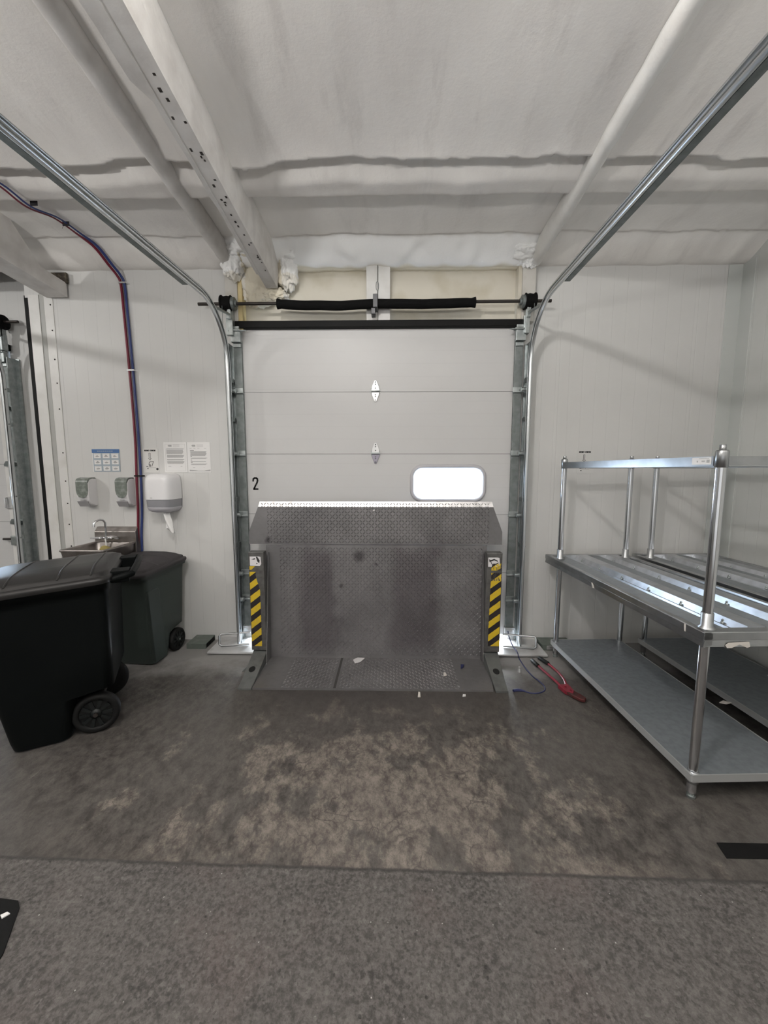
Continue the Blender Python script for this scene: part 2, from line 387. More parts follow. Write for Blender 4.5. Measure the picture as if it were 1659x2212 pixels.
# ------------------------------------------------------------------ room shell
XR, XL, YB, YF = 2.885, -8., 3.44, -4.
def smooth(a, b, x):
    t = max(0., min(1., (x-a)/(b-a))); return t*t*(3-2*t)
def n2(x, y, s=0.): return noise.noise(Vector((x, y, s)))
def zc(x, y):
    lip = 2.40 + .06*n2(x*1.7, 3.) + .028*abs(n2(x*4.5, 8.)) + .012*n2(x*11., 5.)
    u = y-lip
    z = 3.335 + .07*(2.4-y)
    z += .34*(1-smooth(1.22, 1.56, y))      # the next bay, beyond the frame, is deeper
    if u < 0:
        z -= .030*math.exp(u/.13)*(1+.5*n2(x*3.1, 12.))
        z += .018*n2(x*1.3, y*.7) + .007*n2(x*5., y*2.2, 2.)
    else:
        rec = 3.355
        beam = 3.300 + .010*n2(x*3., 1.) + .006*n2(x*11., y*9., 4)
        bay = 3.362 + .008*n2(x*3., y*3., 1.)
        if y < 2.66+.01*n2(x*2., 5.):
            z = rec + (beam-rec)*smooth(.045, .17, u) if u > .020 else 3.308+(rec-3.308)*smooth(-.005, .035, u+.012)
        else:
            z = beam + (bay-beam)*smooth(2.66, 2.76, y)
        # sprayed fillet down to the wall
        door = smooth(-1.45, -1.25, x)*(1-smooth(1.05, 1.25, x))
        yl = 3.17 + .025*n2(x*4., 7.) + .012*n2(x*13., 2.)
        if y > yl:
            t = (y-yl)/(3.46-yl)
            end = 3.245 + .012*n2(x*4., 11.)
            bulge = .03*math.sin(min(1, t*1.0)*PI)*(1+.8*n2(x*9., y*9., 6))
            z = bay + (end-bay)*smooth(0, 1, t) - bulge*(.5+.7*door)
        else:
            z -= .012*math.exp((y-yl)/.05)
    return z
def axis_pts(segs):
    out = []
    for a, b, st in segs:
        n = max(1, round((b-a)/st)); out += [a+(b-a)*i/n for i in range(n)]
    return out + [segs[-1][1]]
xs = axis_pts([(XL, -3.6, .2), (-3.6, XR, .024)])
ys = axis_pts([(YF, 1.2, .16), (1.2, 2.2, .04), (2.2, 3.46, .014)])
mb = MB(); nx = len(xs)
vs = [(x, y, zc(x, y)) for y in ys for x in xs]
mb.add(vs, [(j*nx+i, j*nx+i+1, (j+1)*nx+i+1, (j+1)*nx+i) for j in range(len(ys)-1) for i in range(nx-1)], 0, True)
ceil = mb.build('ceiling', CEIL, recalc=False); tag(ceil, kind='structure')
def paint(o, f):
    a = o.data.attributes.new('fresh_and_lit', 'FLOAT', 'POINT'); b = o.data.attributes.new('aged', 'FLOAT', 'POINT')
    for i, v in enumerate(o.data.vertices):
        p, q = f(v.co); a.data[i].value = p; b.data[i].value = q
def foamf(p):
    x, y = p.x, p.y
    d = smooth(-1.36, -1.24, x)*(1-smooth(1.10, 1.22, x))
    e = 3.19 + .03*n2(x*4., 7.) + .02*n2(x*14., 2.)
    f = d*smooth(e-.025, e+.02, y)
    ag = d*smooth(3.37, 3.43, y + .05*n2(x*6., 4.))
    s = (1-d)*.22*smooth(3.15, 3.2, y)*(1-smooth(3.22, 3.3, y))
    bay = .30*smooth(2.70, 2.78, y)*(1-smooth(3.12, 3.2, y))  # rear bay lightened in colour, making up for light missing there
    return max(f, s, bay), ag*.8
paint(ceil, foamf)
# closing slab above the foam and beyond
struct(MB().box((XL-.2, YF-.2, 4.0), (XR+.3, 4.1, 4.1)), 'ceiling_deck', BEAMM)

mb = MB().add([(XL, YF, 0), (XR+.02, YF, 0), (XR+.02, 3.50, 0), (XL, 3.50, 0)], [(0, 1, 2, 3)])
mb.add([(XL, 3.5, 0), (-3.1, 3.5, 0), (-3.1, 3.84, 0), (XL, 3.84, 0)], [(0, 1, 2, 3)])
struct(mb, 'floor', FLOOR)

DX0, DX1, DZ1 = -1.285, 1.065, 2.79      # dock opening
mb = MB()
mb.box((-3.13, YB, 0), (DX0, YB+.12, 4.0)).box((DX1, YB, 0), (XR+.2, YB+.12, 4.0))
mb.box((DX0, 3.50, DZ1-.05), (DX1, YB+.16, 4.0))
mb.box((-3.13, YB+.12, 0), (-3.08, 3.92, 4.))
mb.box((-3.655, 3.80, 0), (-3.13, 3.92, 4.)).box((-6.05, 3.80, 2.75), (-3.655, 3.92, 4.)).box((XL, 3.80, 0), (-6.05, 3.92, 4.))
struct(mb, 'wall_back', WALL)
struct(MB().box((XR, YF, 0), (XR+.12, YB+.12, 4.)), 'wall_right', WALLR)
struct(MB().box((XL-.12, YF, 0), (XL, 3.92, 4.)), 'wall_left', WALLR)
struct(MB().box((XL-.1, YF-.12, 0), (XR+.12, YF, 4.)), 'wall_front', WALL)
# header panel above the dock door and its yellowed edges
mb = MB().box((DX0, 3.485, DZ1-.03), (DX1, 3.50, 3.36))
struct(mb, 'trim_1', HEADER)
mb = MB().box((-1.285, 3.40, 2.74), (-1.25, 3.49, 3.30)).box((1.045, 3.41, 2.74), (1.075, 3.49, 3.28), 1)
struct(mb, 'trim_2', [YELLOWED, HEADER])
# posts and the mullion of the header frame
struct(MB().box((-1.385, 3.385, 2.79), (-1.283, 3.445, 3.26)), 'trim_3', WHITEDIRTY, .003)
struct(MB().box((1.073, 3.385, 2.79), (1.18, 3.445, 3.26)), 'trim_4', WHITEDIRTY, .003)
mb = MB().box((-.209, 3.40, 2.80), (-.114, 3.485, 3.30)).box((-.111, 3.40, 2.80), (-.012, 3.485, 3.30))
struct(mb, 'trim_5', WHITE, .003)
# foam-covered band under the ceiling, across the header
mb = MB()
prof = []
n = 120
for i in range(n+1):
    x = -.93 + 2.0*i/n
    prof.append(x)
rings = []
for x in prof:
    zb = 3.235 + .012*n2(x*5., 21.) + .006*n2(x*19., 3.)
    yy = 3.42 + .012*n2(x*4., 31.)
    rings.append([(x, 3.49, zb), (x, yy+.02, zb+.003), (x, yy, zb+.02), (x, yy-.02, zb+.06), (x, yy-.02, zb+.14), (x, 3.49, zb+.14)])
mb.loft(rings, 0, True)
foam1 = mb.build('trim_6', CEIL); tag(foam1, kind='structure')
def bandf(p): return (smooth(3.245, 3.31, p.z+.03*n2(p.x*6, p.z*20)), .75*(1-smooth(3.24, 3.31, p.z+.03*n2(p.x*5, p.z*10))))
paint(foam1, bandf)
# foam lumps at the post heads, the beam end and the mullion head
mb = MB()
mb.ball((-1.30, 3.36, 3.25), (.085, .085, .13), 1, .30, 4.).ball((-1.245, 3.33, 3.33), (.12, .13, .07), 2, .3, 4.)
mb.ball((-.86, 3.40, 3.23), (.085, .08, .17), 4, .3, 4.).ball((-.80, 3.38, 3.33), (.15, .11, .07), 5, .3, 4)
mb.ball((-.98, 3.44, 3.03), (.10, .06, .055), 6, .35, 5.)
mb.ball((-.10, 3.41, 3.315), (.15, .07, .06), 7, .35, 4.5)
mb.ball((1.08, 3.36, 3.31), (.14, .12, .07), 8, .3, 4.).ball((1.12, 3.38, 3.26), (.06, .06, .06), 9, .35, 4.)
mb.ball((-1.12, 3.44, 3.14), (.16, .05, .20), 10, .25, 4.)
lump = mb.build('trim_7', CEIL); tag(lump, kind='structure')
def lumpf(p):
    if p.x < -.9 and p.x > -1.22 and p.z < 3.28: return (.45, .75)
    if p.z < 3.16 and p.x < -.75: return (.6, .35)
    return (.95, .0)
paint(lump, lumpf)

# corner flashings
mb = MB().box((-2.965, YB-.006, 0), (-2.888, YB+.002, 3.2))
t8 = struct(mb, 'trim_8', WHITE, .002)
mb = MB()
for z in (.62, .88, 1.08, 1.27, 1.47, 1.72, 2.10, 2.32, 2.52, 2.76, 2.97): mb.ball((-2.91+.006*n2(z*9, 1), YB-.007, z), (.0065, .004, .0065), 1, 0, 1, 0, 2)
mb.build('screw', DARKST, t8)
struct(MB().box((-3.005, YB-.004, 0), (-2.967, YB+.002, 3.2)).box((-3.096, YB-.010, 0), (-3.006, YB+.002, 3.05), 1), 'trim_9', [mat('shaded_flashing', (.42, .42, .40), .45), WHITE])  # grey strip paints the shade of a slanted face
struct(MB().box((-3.136, YB-.004, 0), (-3.098, YB+.001, 3.03)).box((-3.14, YB+.001, 0), (-3.131, 3.79, 3.05)), 'trim_10', BLACK)  # black strip painted where the recess gap lies in shade
struct(MB().box((2.765, YB-.008, 0), (2.882, YB+.002, 3.24)).box((XR-.008, YB-.12, 0), (XR+.002, YB+.002, 3.24)), 'trim_11', mat('grey_corner_flashing', (.55, .57, .55), .4), .002)

# ------------------------------------------------------------------ ceiling beams
def beam_path(x0, x1, y0, y1, z0): return lambda t: Vector((x0+(x1-x0)*t, y0+(y1-y0)*t, z0+.055*(y0-(y0+(y1-y0)*t))))
t = thing('ceiling_beam', 'long grey steel box beam under the ceiling with a perforated lower flange', 'beam', (-.95, 3.3, 3.05))
P = beam_path(-.985, -.90, 3.36, -3.9, 3.055)
mb = MB(); rings = []
for i in range(61):
    p = P(i/60); h = zc(p.x, p.y)+.03 - p.z
    rings.append([p+Vector((.055, 0, h)), p+Vector((.058, 0, .10)), p+Vector((.047, 0, .0)), p+Vector((-.045, 0, .0)), p+Vector((-.045, 0, .03)), p+Vector((-.02, 0, .05)), p+Vector((-.02, 0, h))])
mb.loft(rings, 0, False); mb.build('web', BEAMM, t)
mb = MB()
for i in range(150):
    q = P(i/150*.42+.03)
    if n2(i*.31, 2) > .05 or random.random() < .35: continue
    a, b = .0035+.004*random.random(), .004+.006*random.random(); xo = .034-.05*random.random()**2
    mb.box((q.x+xo-a, q.y-b, q.z-.0015), (q.x+xo+a, q.y+b, q.z+.002))
mb.build('flange_hole', DARKST, t)
rings = []
for i in range(81):
    p = P(i/80*.97+.03); w = .052+.012*n2(i*.6, 4) + (.045 if p.y < 1.75 else 0)
    rings.append([p+Vector((-.03, 0, -.006)), p+Vector((-w, 0, -.008)), p+Vector((-w-.004, 0, .02)), p+Vector((-.03, 0, .03))])
MB().loft(rings, 0, False).build('flange', BEAMM, t)
def foam_beam(name, label, x0, x1, z0, rx, rz, m, seed, skew=0.):
    Pf = beam_path(x0, x1, 3.37, -3.9, z0); rings = []
    for i in range(140):
        p = Pf((i/139)**1.6); k = 1+.10*n2(i*.35, seed)+.05*n2(i*1.3, seed+3)
        if i == 0: k = .55
        ring = []
        for a in range(14):
            an = 2*PI*a/14; c, sn = math.cos(an), math.sin(an)
            zz = sn*rz*k if sn < 0 else sn*(zc(p.x, p.y)+.02-p.z)
            ring.append(p+Vector((c*rx*k*(1+.3*max(0, sn)) + skew*sn*rx, 0, zz)))
        rings.append(ring)
    return single(MB().loft(rings, 0, True), name, m, label, 'beam', loc=(x0, 3.3, z0))
foam_beam('ceiling_beam', 'slim foam-sprayed ceiling rib running above the door rail beside the hoses', -1.335, -1.25, 3.255, .038, .045, BEAMM, 2, .3)
foam_beam('ceiling_beam', 'round pale foam-coated ceiling pipe between box beam and shelf side', 1.165, 1.09, 3.255, .043, .045, BEAMW, 5)
t = thing('ceiling_beam', 'boxed header beam end with a dark rusty gap, above the neighbouring door', 'beam', (-2.83, 3.3, 3.02))
Pb = beam_path(-2.83, -2.80, 3.415, -3.9, 3.02); rings = []
for i in range(31):
    p = Pb(i/30); h = (zc(p.x, p.y)+.02-p.z) if i > 1 else .115
    rings.append([p+Vector((.09, 0, 0)), p+Vector((.09, 0, h)), p+Vector((-.09, 0, h)), p+Vector((-.09, 0, 0))])
MB().loft(rings, 0, False).build('beam_box', BEAMM, t)
MB().box((-2.86, 3.405, 3.13), (-2.73, 3.425, 3.215)).build('dark_gap', mat('rust_dark_gap', (.05, .04, .03), .9, var=(30, (.16, .14, .10), .5, .7, 4)), t)

# ------------------------------------------------------------------ dock doors
def rrect(a, b, r, n=10):
    out = []
    for cx, cz, s in ((a-r, b-r, 0), (-a+r, b-r, PI/2), (-a+r, -b+r, PI), (a-r, -b+r, 1.5*PI)):
        for i in range(n+1):
            an = s+PI/2*i/n; out.append((cx+r*math.cos(an), cz+r*math.sin(an)))
    return out
def build_door(name, dx, dy, zs, label_two, left_hw):
    Y0 = 3.425+dy
    root = bpy.data.objects.new(name, None); COL.objects.link(root); root.location = (-.11+dx, Y0, 0); root['kind'] = 'structure'
    INV[root.name] = Matrix.Translation(root.location).inverted()
    x0, x1 = DX0-.012+dx, DX1+.012+dx
    # the opening's cheeks leave a small gap at the floor
    for i in range(len(zs)-1):
        za, zb = zs[i]+.0015, zs[i+1]-.0015
        if i == 2:
            cx, cz, ha, hb = .497+dx, (zs[2]+zs[3])/2+.008, .305, .138
            mb = MB().box((x0, Y0, za), (cx-.40, Y0+.045, zb)).box((cx+.40, Y0, za), (x1, Y0+.045, zb))
            hole = rrect(ha, hb, .085)
            A, Bz0, Bz1 = .40, za-cz, zb-cz
            outer = []
            for hx, hz in hole:
                k = min(A/abs(hx) if abs(hx) > 1e-6 else 1e9, (Bz1/hz if hz > 1e-6 else (Bz0/hz if hz < -1e-6 else 1e9)))
                outer.append([hx*k, hz*k])
            for sx in (1, -1):
                for bz in (Bz1, Bz0):
                    j = min(range(len(outer)), key=lambda q: (outer[q][0]-sx*A)**2+(outer[q][1]-bz)**2); outer[j] = [sx*A, bz]
            R = lambda pts, y: [Vector((cx+p[0], y, cz+p[1])) for p in pts]
            rings = [R(hole, Y0+.045), R(outer, Y0+.045), R(outer, Y0), R(hole, Y0), R(hole, Y0+.045)]
            mb.loft(rings, 0, False, (False, False))
            mb.build('panel', DOORP, root)
            fr = [Vector((cx+p[0], Y0-.004, cz+p[1])) for p in rrect(ha+.010, hb+.010, .092)]
            w = MB().tube(fr, .017, 10, loop=True).build('window_frame', WFRAME, root)
            MB().prism(rrect(ha+.004, hb+.004, .088), lambda x, z, t: Vector((cx+x, Y0+.018+t, cz+z)), 0, .004).build('window_pane', GLASS, w)
        else:
            MB().box((x0, Y0, za), (x1, Y0+.045, zb)).build('panel', DOORP, root)
    mb = MB()
    for z in zs[1:-1]: mb.box((x0, Y0+.002, z-.003), (x1, Y0+.04, z+.003))
    mb.build('panel_joint', mat('joint_shadow_gap', (.10, .10, .10), .8), root)
    # black seal bar on the top edge
    MB().box((-1.345+dx, Y0-.045, zs[-1]+.0), (1.10+dx, Y0+.04, zs[-1]+.058)).build('top_seal', BLACK, root, .008)
    # side stiles between the panels and the rails
    for xa, xb in ((-1.335, -1.268), (1.033, 1.10)):
        mb = MB().box((xa+dx, Y0-.030, .09), (xb+dx, Y0-.002, zs[-1]-.09))
        mb.build('end_stile', GALVD, root, .003)
        for z in zs[1:-1]+[.42]:
            mb = MB().box((xa-.010+dx, Y0-.04, z-.020), (xb+.002+dx, Y0-.028, z+.028)).box((xa-.012+dx, Y0-.05, z-.016), (xb+.004+dx, Y0-.028, z-.004))
            s = -1 if xa < 0 else 1
            xr = (xa if s < 0 else xb)
            mb.cyl((xr+dx-s*.02, Y0-.075, z), (xr+dx+s*.02, Y0-.075, z), .019, 14)
            mb.build('roller_bracket', GALV, root, .002)
        s = -1 if xa < 0 else 1
        xe = xb if s < 0 else xa
        z = zs[-1]-.02
        mb = MB().box((xa-.006+dx, Y0-.07, z-.10), (xb+.006+dx, Y0-.03, z-.015)).box((xa-.02+dx, Y0-.085, z-.016), (xb+.01+dx, Y0-.03, z-.004))
        mb.box((xa+dx, Y0-.06, z+.006), (xb-.005+dx, Y0-.035, z+.030)).box((xa+.002+dx, Y0-.045, z-.135), (xb-.002+dx, Y0-.028, z-.108))
        mb.cyl((xe+dx-s*.05, Y0-.075, z-.012), (xe+dx+s*-.0-s*.0, Y0-.075, z-.012), .0075, 10)
        mb.cyl((xe+dx-s*.065, Y0-.075, z-.012), (xe+dx+s*.09, Y0-.075, z-.012), .006, 10)
        mb.build('top_roller_bracket', GALV, root, .002)
        mb = MB().box((xa-.01+dx, Y0-.05, .095), (xb+.012+dx, Y0-.002, .16)).box((xa+dx, Y0-.055, .12), (xb+.005+dx, Y0-.045, .145))
        mb.build('bottom_bracket', BRACK, root, .002)
    if label_two:
        for k, z in enumerate((zs[4], zs[3])):
            cxh = -.137
            fn = lambda x, y, t, z=z: Vector((cxh+x, Y0-.004-t, z+y))
            up = [(-.034, .0), (-.034, .02), (-.028, .05), (-.008, .095), (.008, .095), (.028, .05), (.034, .02), (.034, 0.)]
            dn = [(-.034, -.002), (-.032, -.022), (-.008, -.083), (.008, -.083), (.032, -.022), (.034, -.002)]
            h = MB().prism(up, fn, 0, .006).build('hinge', BRACK, root, .002)
            MB().prism(dn, fn, 0, .006).build('leaf', BRACK if k == 0 else BRACKD, h, .002)
            mb = MB().cyl((cxh-.037, Y0-.012, z+.004), (cxh+.037, Y0-.012, z+.004), .009, 12)
            mb.box((cxh-.038, Y0-.018, z-.01), (cxh-.034, Y0-.002, z+.03)).box((cxh+.034, Y0-.018, z-.01), (cxh+.038, Y0-.002, z+.03))
            mb.build('knuckle', GALV, h)
            mb = MB()
            for dz in (.03, .08, .062, -.025, -.07, -.04): mb.ball((cxh, Y0-.011, z+dz), (.0055, .004, .0055), 1, 0, 1, 0, 2)
            mb.build('bolt_head', GALVD, h)
        # painted figure 2
        fn = onback(Y0)
        two = [(-.021, .026), (-.019, .043), (-.008, .051), (.007, .051), (.017, .044), (.018, .028), (.013, .010), (-.002, -.016), (-.012, -.036), (-.015, -.045)]
        mb = MB().stroke([(-1.199+x, 1.447+z) for x, z in two], .0145, fn)
        mb.box((-1.221, Y0-.0008, 1.394), (-1.176, Y0, 1.409))
        mb.build('number_two', INK, root)
    if left_hw:
        st = MB().box((-3.80, Y0-.006, .06), (-3.715, Y0-.001, 2.6)).build('edge_strip', WHITE, root, .002)
        for z in (1.624, 1.055):
            h = MB().prism([(-.028, .0), (-.010, .03), (.010, .03), (.028, 0), (.028, -.02), (-.028, -.02)], lambda x, y, t, z=z: Vector((-3.755+x, Y0-.008-t, z+y)), 0, .022).build('edge_hinge', GALVD, root, .003)
        mb = MB().tube([(-3.80, Y0-.008, 1.30), (-3.80, Y0-.035, 1.29), (-3.80, Y0-.035, 1.20), (-3.80, Y0-.008, 1.19)], .009, 10).box((-3.80, Y0-.02, 1.19), (-3.755, Y0-.006, 1.31))
        mb.build('lift_handle', BRACK, root, .003)
        mb = MB().box((-3.79, Y0-.035, .82), (-3.72, Y0-.006, .915)).build('lock_case', GALV, root, .006)
        MB().tube([(-3.785, Y0-.03, .885), (-3.86, Y0-.035, .885)], .011, 10).build('lock_bolt', DARKST, mb)
    return root
build_door('door_2', 0, 0, [.078, .655, 1.18, 1.708, 2.235, 2.752], True, False)
build_door('door_1', -4.74, .36, [.04, .53, 1.055, 1.624, 2.15, 2.70], False, True)

# ------------------------------------------------------------------ door rails
def sweep(path, prof, n0=Vector((0, -1, 0))):
    rings = []
    for i, (y, z, x) in enumerate(path):
        a = path[max(i-1, 0)]; b = path[min(i+1, len(path)-1)]
        tg = Vector((0, b[0]-a[0], b[1]-a[1])).normalized(); nn = Vector((0, -tg.z, tg.y))
        if nn.dot(Vector((0, -1, -1))) < 0: nn = -nn
        rings.append([Vector((x+u, y, z))+nn*w for u, w in prof])
    return rings
def thick(poly, th):
    out = []; m = len(poly)
    for i in range(m):
        a = Vector(poly[max(i-1, 0)]); b = Vector(poly[min(i+1, m-1)]); d = (b-a).normalized(); out.append((poly[i][0]-d.y*th, poly[i][1]+d.x*th))
    return list(poly)+out[::-1]
def rail(name, label, s, X, dx, dy, xend, zend=2.85, group=None):
    """s=+1 the web lies towards +X"""
    t = thing(name, label, 'door track', (X+dx, 3.30+dy, 0), group=group)
    yv, R = 3.30, .42
    path = [(yv, .025, X), (yv, 1.2, X), (yv, 2.40, X)]
    for i in range(1, 15):
        a = PI/2*i/14; path.append((yv-R+R*math.cos(a), 2.41+R*math.sin(a), X))
    ye = -2.6
    for i in range(1, 41):
        y = (yv-R)+(ye-(yv-R))*i/40; path.append((y, 2.83+(zend-2.83)*min(1, i/20), X+(xend-X)*i/40))
    path = [(y+dy, z, x+dx) for y, z, x in path]
    prof = [(-.008*s, -.016), (-.009*s, -.024), (-.001*s, -.028), (.009*s, -.027), (.016*s, -.020), (.018*s, -.008), (.018*s, .010), (.016*s, .021), (.009*s, .027), (.0*s, .026), (-.009*s, .020), (-.010*s, .014)]
    MB().loft(sweep(path, thick(prof, .0022*s)), 0, True).build('track', RAIL, t)
    # angle stiffener along the horizontal run
    hp = [p for p in path if p[0] < 2.86+dy and p[1] > 2.7]
    ang = [(.018*s, .022), (.054*s, .022), (.054*s, .018), (.021*s, .018), (.021*s, -.032), (.018*s, -.032)]
    MB().loft(sweep(hp, ang), 0, False).build('stiffener', GALVD, t)
    # wall angle behind the upright run, with clips
    mb = MB().box((X+dx+s*.012, 3.345+dy, .03), (X+dx+s*.016, 3.44+dy, 2.62)).box((X+dx+s*.0, 3.425+dy, .03), (X+dx+s*.055, 3.438+dy, 2.62))
    mb.build('wall_angle', GALV, t)
    for z in (.35, .90, 1.30, 1.98, 2.30): MB().box((X+dx-s*.004, 3.315+dy, z), (X+dx+s*.012, 3.40+dy, z+.035)).ball((X+dx+s*.02, 3.30+dy, z+.018), (.006, .008, .008), 1, 0, 1, 0, 2).build('clip', GALV, t)
    # flag bracket by the bend
    mb = MB().tube([(X+dx+s*.012, 3.02+dy, 2.80), (X+dx-s*.02, 3.36+dy, 2.84)], .012, 8).box((X+dx-s*.035, 3.33+dy, 2.68), (X+dx+s*.0, 3.385+dy, 2.93)).box((X+dx-s*.03, 3.31+dy, 2.80), (X+dx-s*.0, 3.345+dy, 2.88))
    mb.build('bend_bracket', GALV, t, .002)
    return t
rail('door_track', 'shiny overhead door track bending up beside the paper notices, by the hoses', -1, -1.345, 0, 0, -1.72)
rail('door_track', 'shiny overhead door track bending up over the steel shelving', 1, 1.125, 0, 0, 1.13)
rail('door_track', 'grey track of the neighbouring door, beside the black gap strip', 1, 1.125, -4.74, .36, 1.13)

def shaft(label, dx, dy):
    Y, Z = 3.335+dy, 2.925
    t = thing('torsion_shaft', label, 'door spring shaft', (-.135+dx, Y, Z))
    MB().cyl((-1.59+dx, Y, Z), (1.292+dx, Y, Z+.004), .0125, 14).build('shaft_rod', DARKST, t)
    for s, xa in ((-1, -1.345), (1, 1.112)):
        prof = [(.035, -.058), (.064, -.055), (.066, -.048), (.058, -.042), (.056, -.03), (.060, 0), (.056, .02), (.060, .03), (.064, .036), (.040, .040)]
        d = MB().lathe(prof, lambda a, b, c: Vector((xa+dx+.0+s*-c*.9, Y+a, Z+b)), 26).build('cable_drum', BLACKF, t)
        mb = MB().cyl((xa+dx-s*.036, Y, Z), (xa+dx-s*.060, Y, Z), .050, 18).cyl((xa+dx-s*.06, Y, Z), (xa+dx-s*.075, Y, Z), .026, 14)
        mb.build('drum_hub', GALVD, d, .003)
        mb = MB().box((xa+dx-.02, Y, Z-.115), (xa+dx+.005, Y+.05, Z-.05)).box((xa+dx-.028, Y+.012, Z-.24), (xa+dx+.018, Y+.05, Z-.10))
        mb.build('bearing_plate', GALV, t, .003)
        MB().tube([(xa+dx+s*.03, Y-.045, Z-.02), (xa+dx+s*.022, Y-.03, .12)], .0022, 6).build('lift_cable', GALVD, t)
    for xa, xb, sg in ((-.935, -.150, 1), (-.118, .680, -1)):
        pts, rr = [], []
        for i in range(25):
            u = i/24; x = xa+(xb-xa)*u; e = u if sg > 0 else 1-u
            pts.append((x+dx, Y, Z-.004-.016*math.sin(e*PI*.9)*(1 if sg > 0 else .5)+.004*n2(x*6, 3)))
            k = .036 + .0012*n2(x*9, 5)
            if e < .03: k = .041
            elif e < .06: k = .034
            rr.append(k)
        MB().tube(pts, rr, 18).build('spring_cover', BLACKF, t)
    mb = MB().box((-.150+dx, Y-.046, Z-.05), (-.112+dx, Y+.12, Z+.052)).box((-.166+dx, Y-.03, Z-.092), (-.132+dx, Y+.10, Z-.05)).box((-.17+dx, Y-.032, Z-.098), (-.125+dx, Y-.025, Z-.09))
    mb.build('centre_bracket', mat('grey_bracket', (.10, .10, .105), .4, .6), t, .003)
    mb = MB().cyl((-.118+dx, Y+.055, Z+.05), (-.118+dx, Y+.055, Z+.12), .0018, 6)
    loop = [(-.118+dx+.011*math.sin(a*PI/8), Y+.055, Z+.155-.035*math.cos(a*PI/8)) for a in range(16)]
    mb.tube(loop, .0018, 6, loop=True).cyl((-.118+dx, Y+.055, Z+.19), (-.116+dx, Y+.06, 3.29), .0015, 6)
    mb.build('hanging_wire', GALVD, t)
shaft('dark torsion shaft with two black foam-covered springs above the white dock door', 0, 0)
shaft('torsion shaft end with cable drum above the neighbouring door', -4.74, .36)

# ------------------------------------------------------------------ dock plate (vertical storing leveller)
def lozenges(mb, o, u, v, n, inside, u0, u1, v0, v1, p=.0245, mi=0, L_=.0118, W=.0042, H=.0042, seed=0):
    o, u, v, n = map(Vector, (o, u, v, n))
    i0, i1 = int(math.floor(u0/p)), int(math.ceil(u1/p)); j0, j1 = int(math.floor(v0/p)), int(math.ceil(v1/p))
    for i in range(i0, i1+1):
        for j in range(j0, j1+1):
            a, b = i*p, j*p
            if not inside(a, b): continue
            s = 1 if (i+j) % 2 else -1
            d = (u + v*s).normalized(); e = (u*(-s) + v).normalized()
            c = o+u*a+v*b; h = H*(.75+.5*random.random())
            mb.add([c-d*L_, c-e*W-d*.004, c-e*W+d*.004, c+d*L_, c+e*W+d*.004, c+e*W-d*.004,
                    c-d*L_*.6+n*h, c+d*L_*.6+n*h],
                   [(0, 1, 6), (1, 2, 7, 6), (2, 3, 7), (3, 4, 7), (4, 5, 6, 7), (5, 0, 6)], mi)
lev = thing('dock_leveler', 'dark diamond tread dock plate stored upright before the white door', 'dock plate', (-.11, 2.9, 0))
YU0, YU1 = 3.085, 3.125
def up(x, z, t): return Vector((x, YU0+(YU1-YU0)*z/.96-t, z))
mb = MB().prism([(-1.02, .012), (.803, .012), (.778, .958), (-1.026, .958)], up, -.012, 0)
uu, vv = (1, 0, 0), Vector((0, (YU1-YU0), .96)).normalized()
nn = Vector((1, 0, 0)).cross(vv); nn = -nn if nn.y > 0 else nn
lozenges(mb, up(0, 0, 0), uu, vv, nn, lambda a, b: -.93 < a < .74 and .03 < b < .955, -1, .85, 0, .96)
mb.build('upright_sheet', PLATE, lev)
# lip: wings wider than the sheet below
def lp(x, z, t): return Vector((x, 3.124+.02*(z-.96)-t, z))
mb = MB().prism([(-1.165, .966), (.90, .966), (.899, 1.07), (.823, 1.272), (-1.083, 1.272), (-1.163, 1.07)], lp, -.016, 0)
lozenges(mb, lp(0, .96, 0), uu, (0, .02, 1), (0, -1, .02), lambda a, b: -1.02 < a < .80 and .015 < b < .306, -1.2, .95, 0, .31)
mb.build('lip_sheet', PLATE, lev)
MB().cyl((-.14, 3.128, 1.245), (-.14, 3.134, 1.245), .008, 12).build('lip_hole', PAPER, lev)
e0, e1 = lp(0, 1.272, 0), lp(0, 1.272, 0)+Vector((0, .0185, .042))
mb = MB().add([(-1.083, e0.y, e0.z), (.823, e0.y, e0.z), (.815, e1.y, e1.z), (-1.075, e1.y, e1.z), (-1.083, e0.y+.016, e0.z), (.823, e0.y+.016, e0.z), (.815, e1.y+.016, e1.z-.004), (-1.075, e1.y+.016, e1.z-.004)],
              [(0, 1, 2, 3), (4, 5, 6, 7), (0, 3, 7, 4), (1, 2, 6, 5), (3, 2, 6, 7)])
ev = (e1-e0).normalized(); en = Vector((1, 0, 0)).cross(ev); en = -en if en.y > 0 else en
lozenges(mb, e0, uu, ev, en, lambda a, b: -1.06 < a < .80 and -.004 < b < .046, -1.1, .85, 0, .04, H=.0045)
mb.build('lip_edge', LIPEDGE, lev)
# floor sheet
mb = MB().prism([(-.996, 2.622), (.730, 2.626), (.803, 3.10), (-1.02, 3.10)], lambda x, y, t: Vector((x, y, t)), 0, .013)
lozenges(mb, (0, 2.62, .013), (1, 0, 0), (0, 1, 0), (0, 0, 1), lambda a, b: -.80 < a < .50 and .012 < b < .45 and abs(a+.40) > .02, -1, .8, 0, .47, H=.0045)
mb.box((-.414, 2.63, .0128), (-.396, 3.08, .0134), 1)
mb.build('floor_sheet', [PLATE, mat('dirt_filled_joint', (.05, .047, .045), .9)], lev)
# side gussets
MB().prism([(2.965, .012), (3.085, .012), (3.116, .90), (3.10, .90)], lambda y, z, t: Vector((-1.006+t, y, z)), 0, .007).build('gusset', PLATE, lev)
MB().prism([(3.0, .03), (3.085, .012), (3.116, .90), (3.10, .90)], lambda y, z, t: Vector((.741+t, y, z)), 0, .007).build('gusset', PLATE, lev)
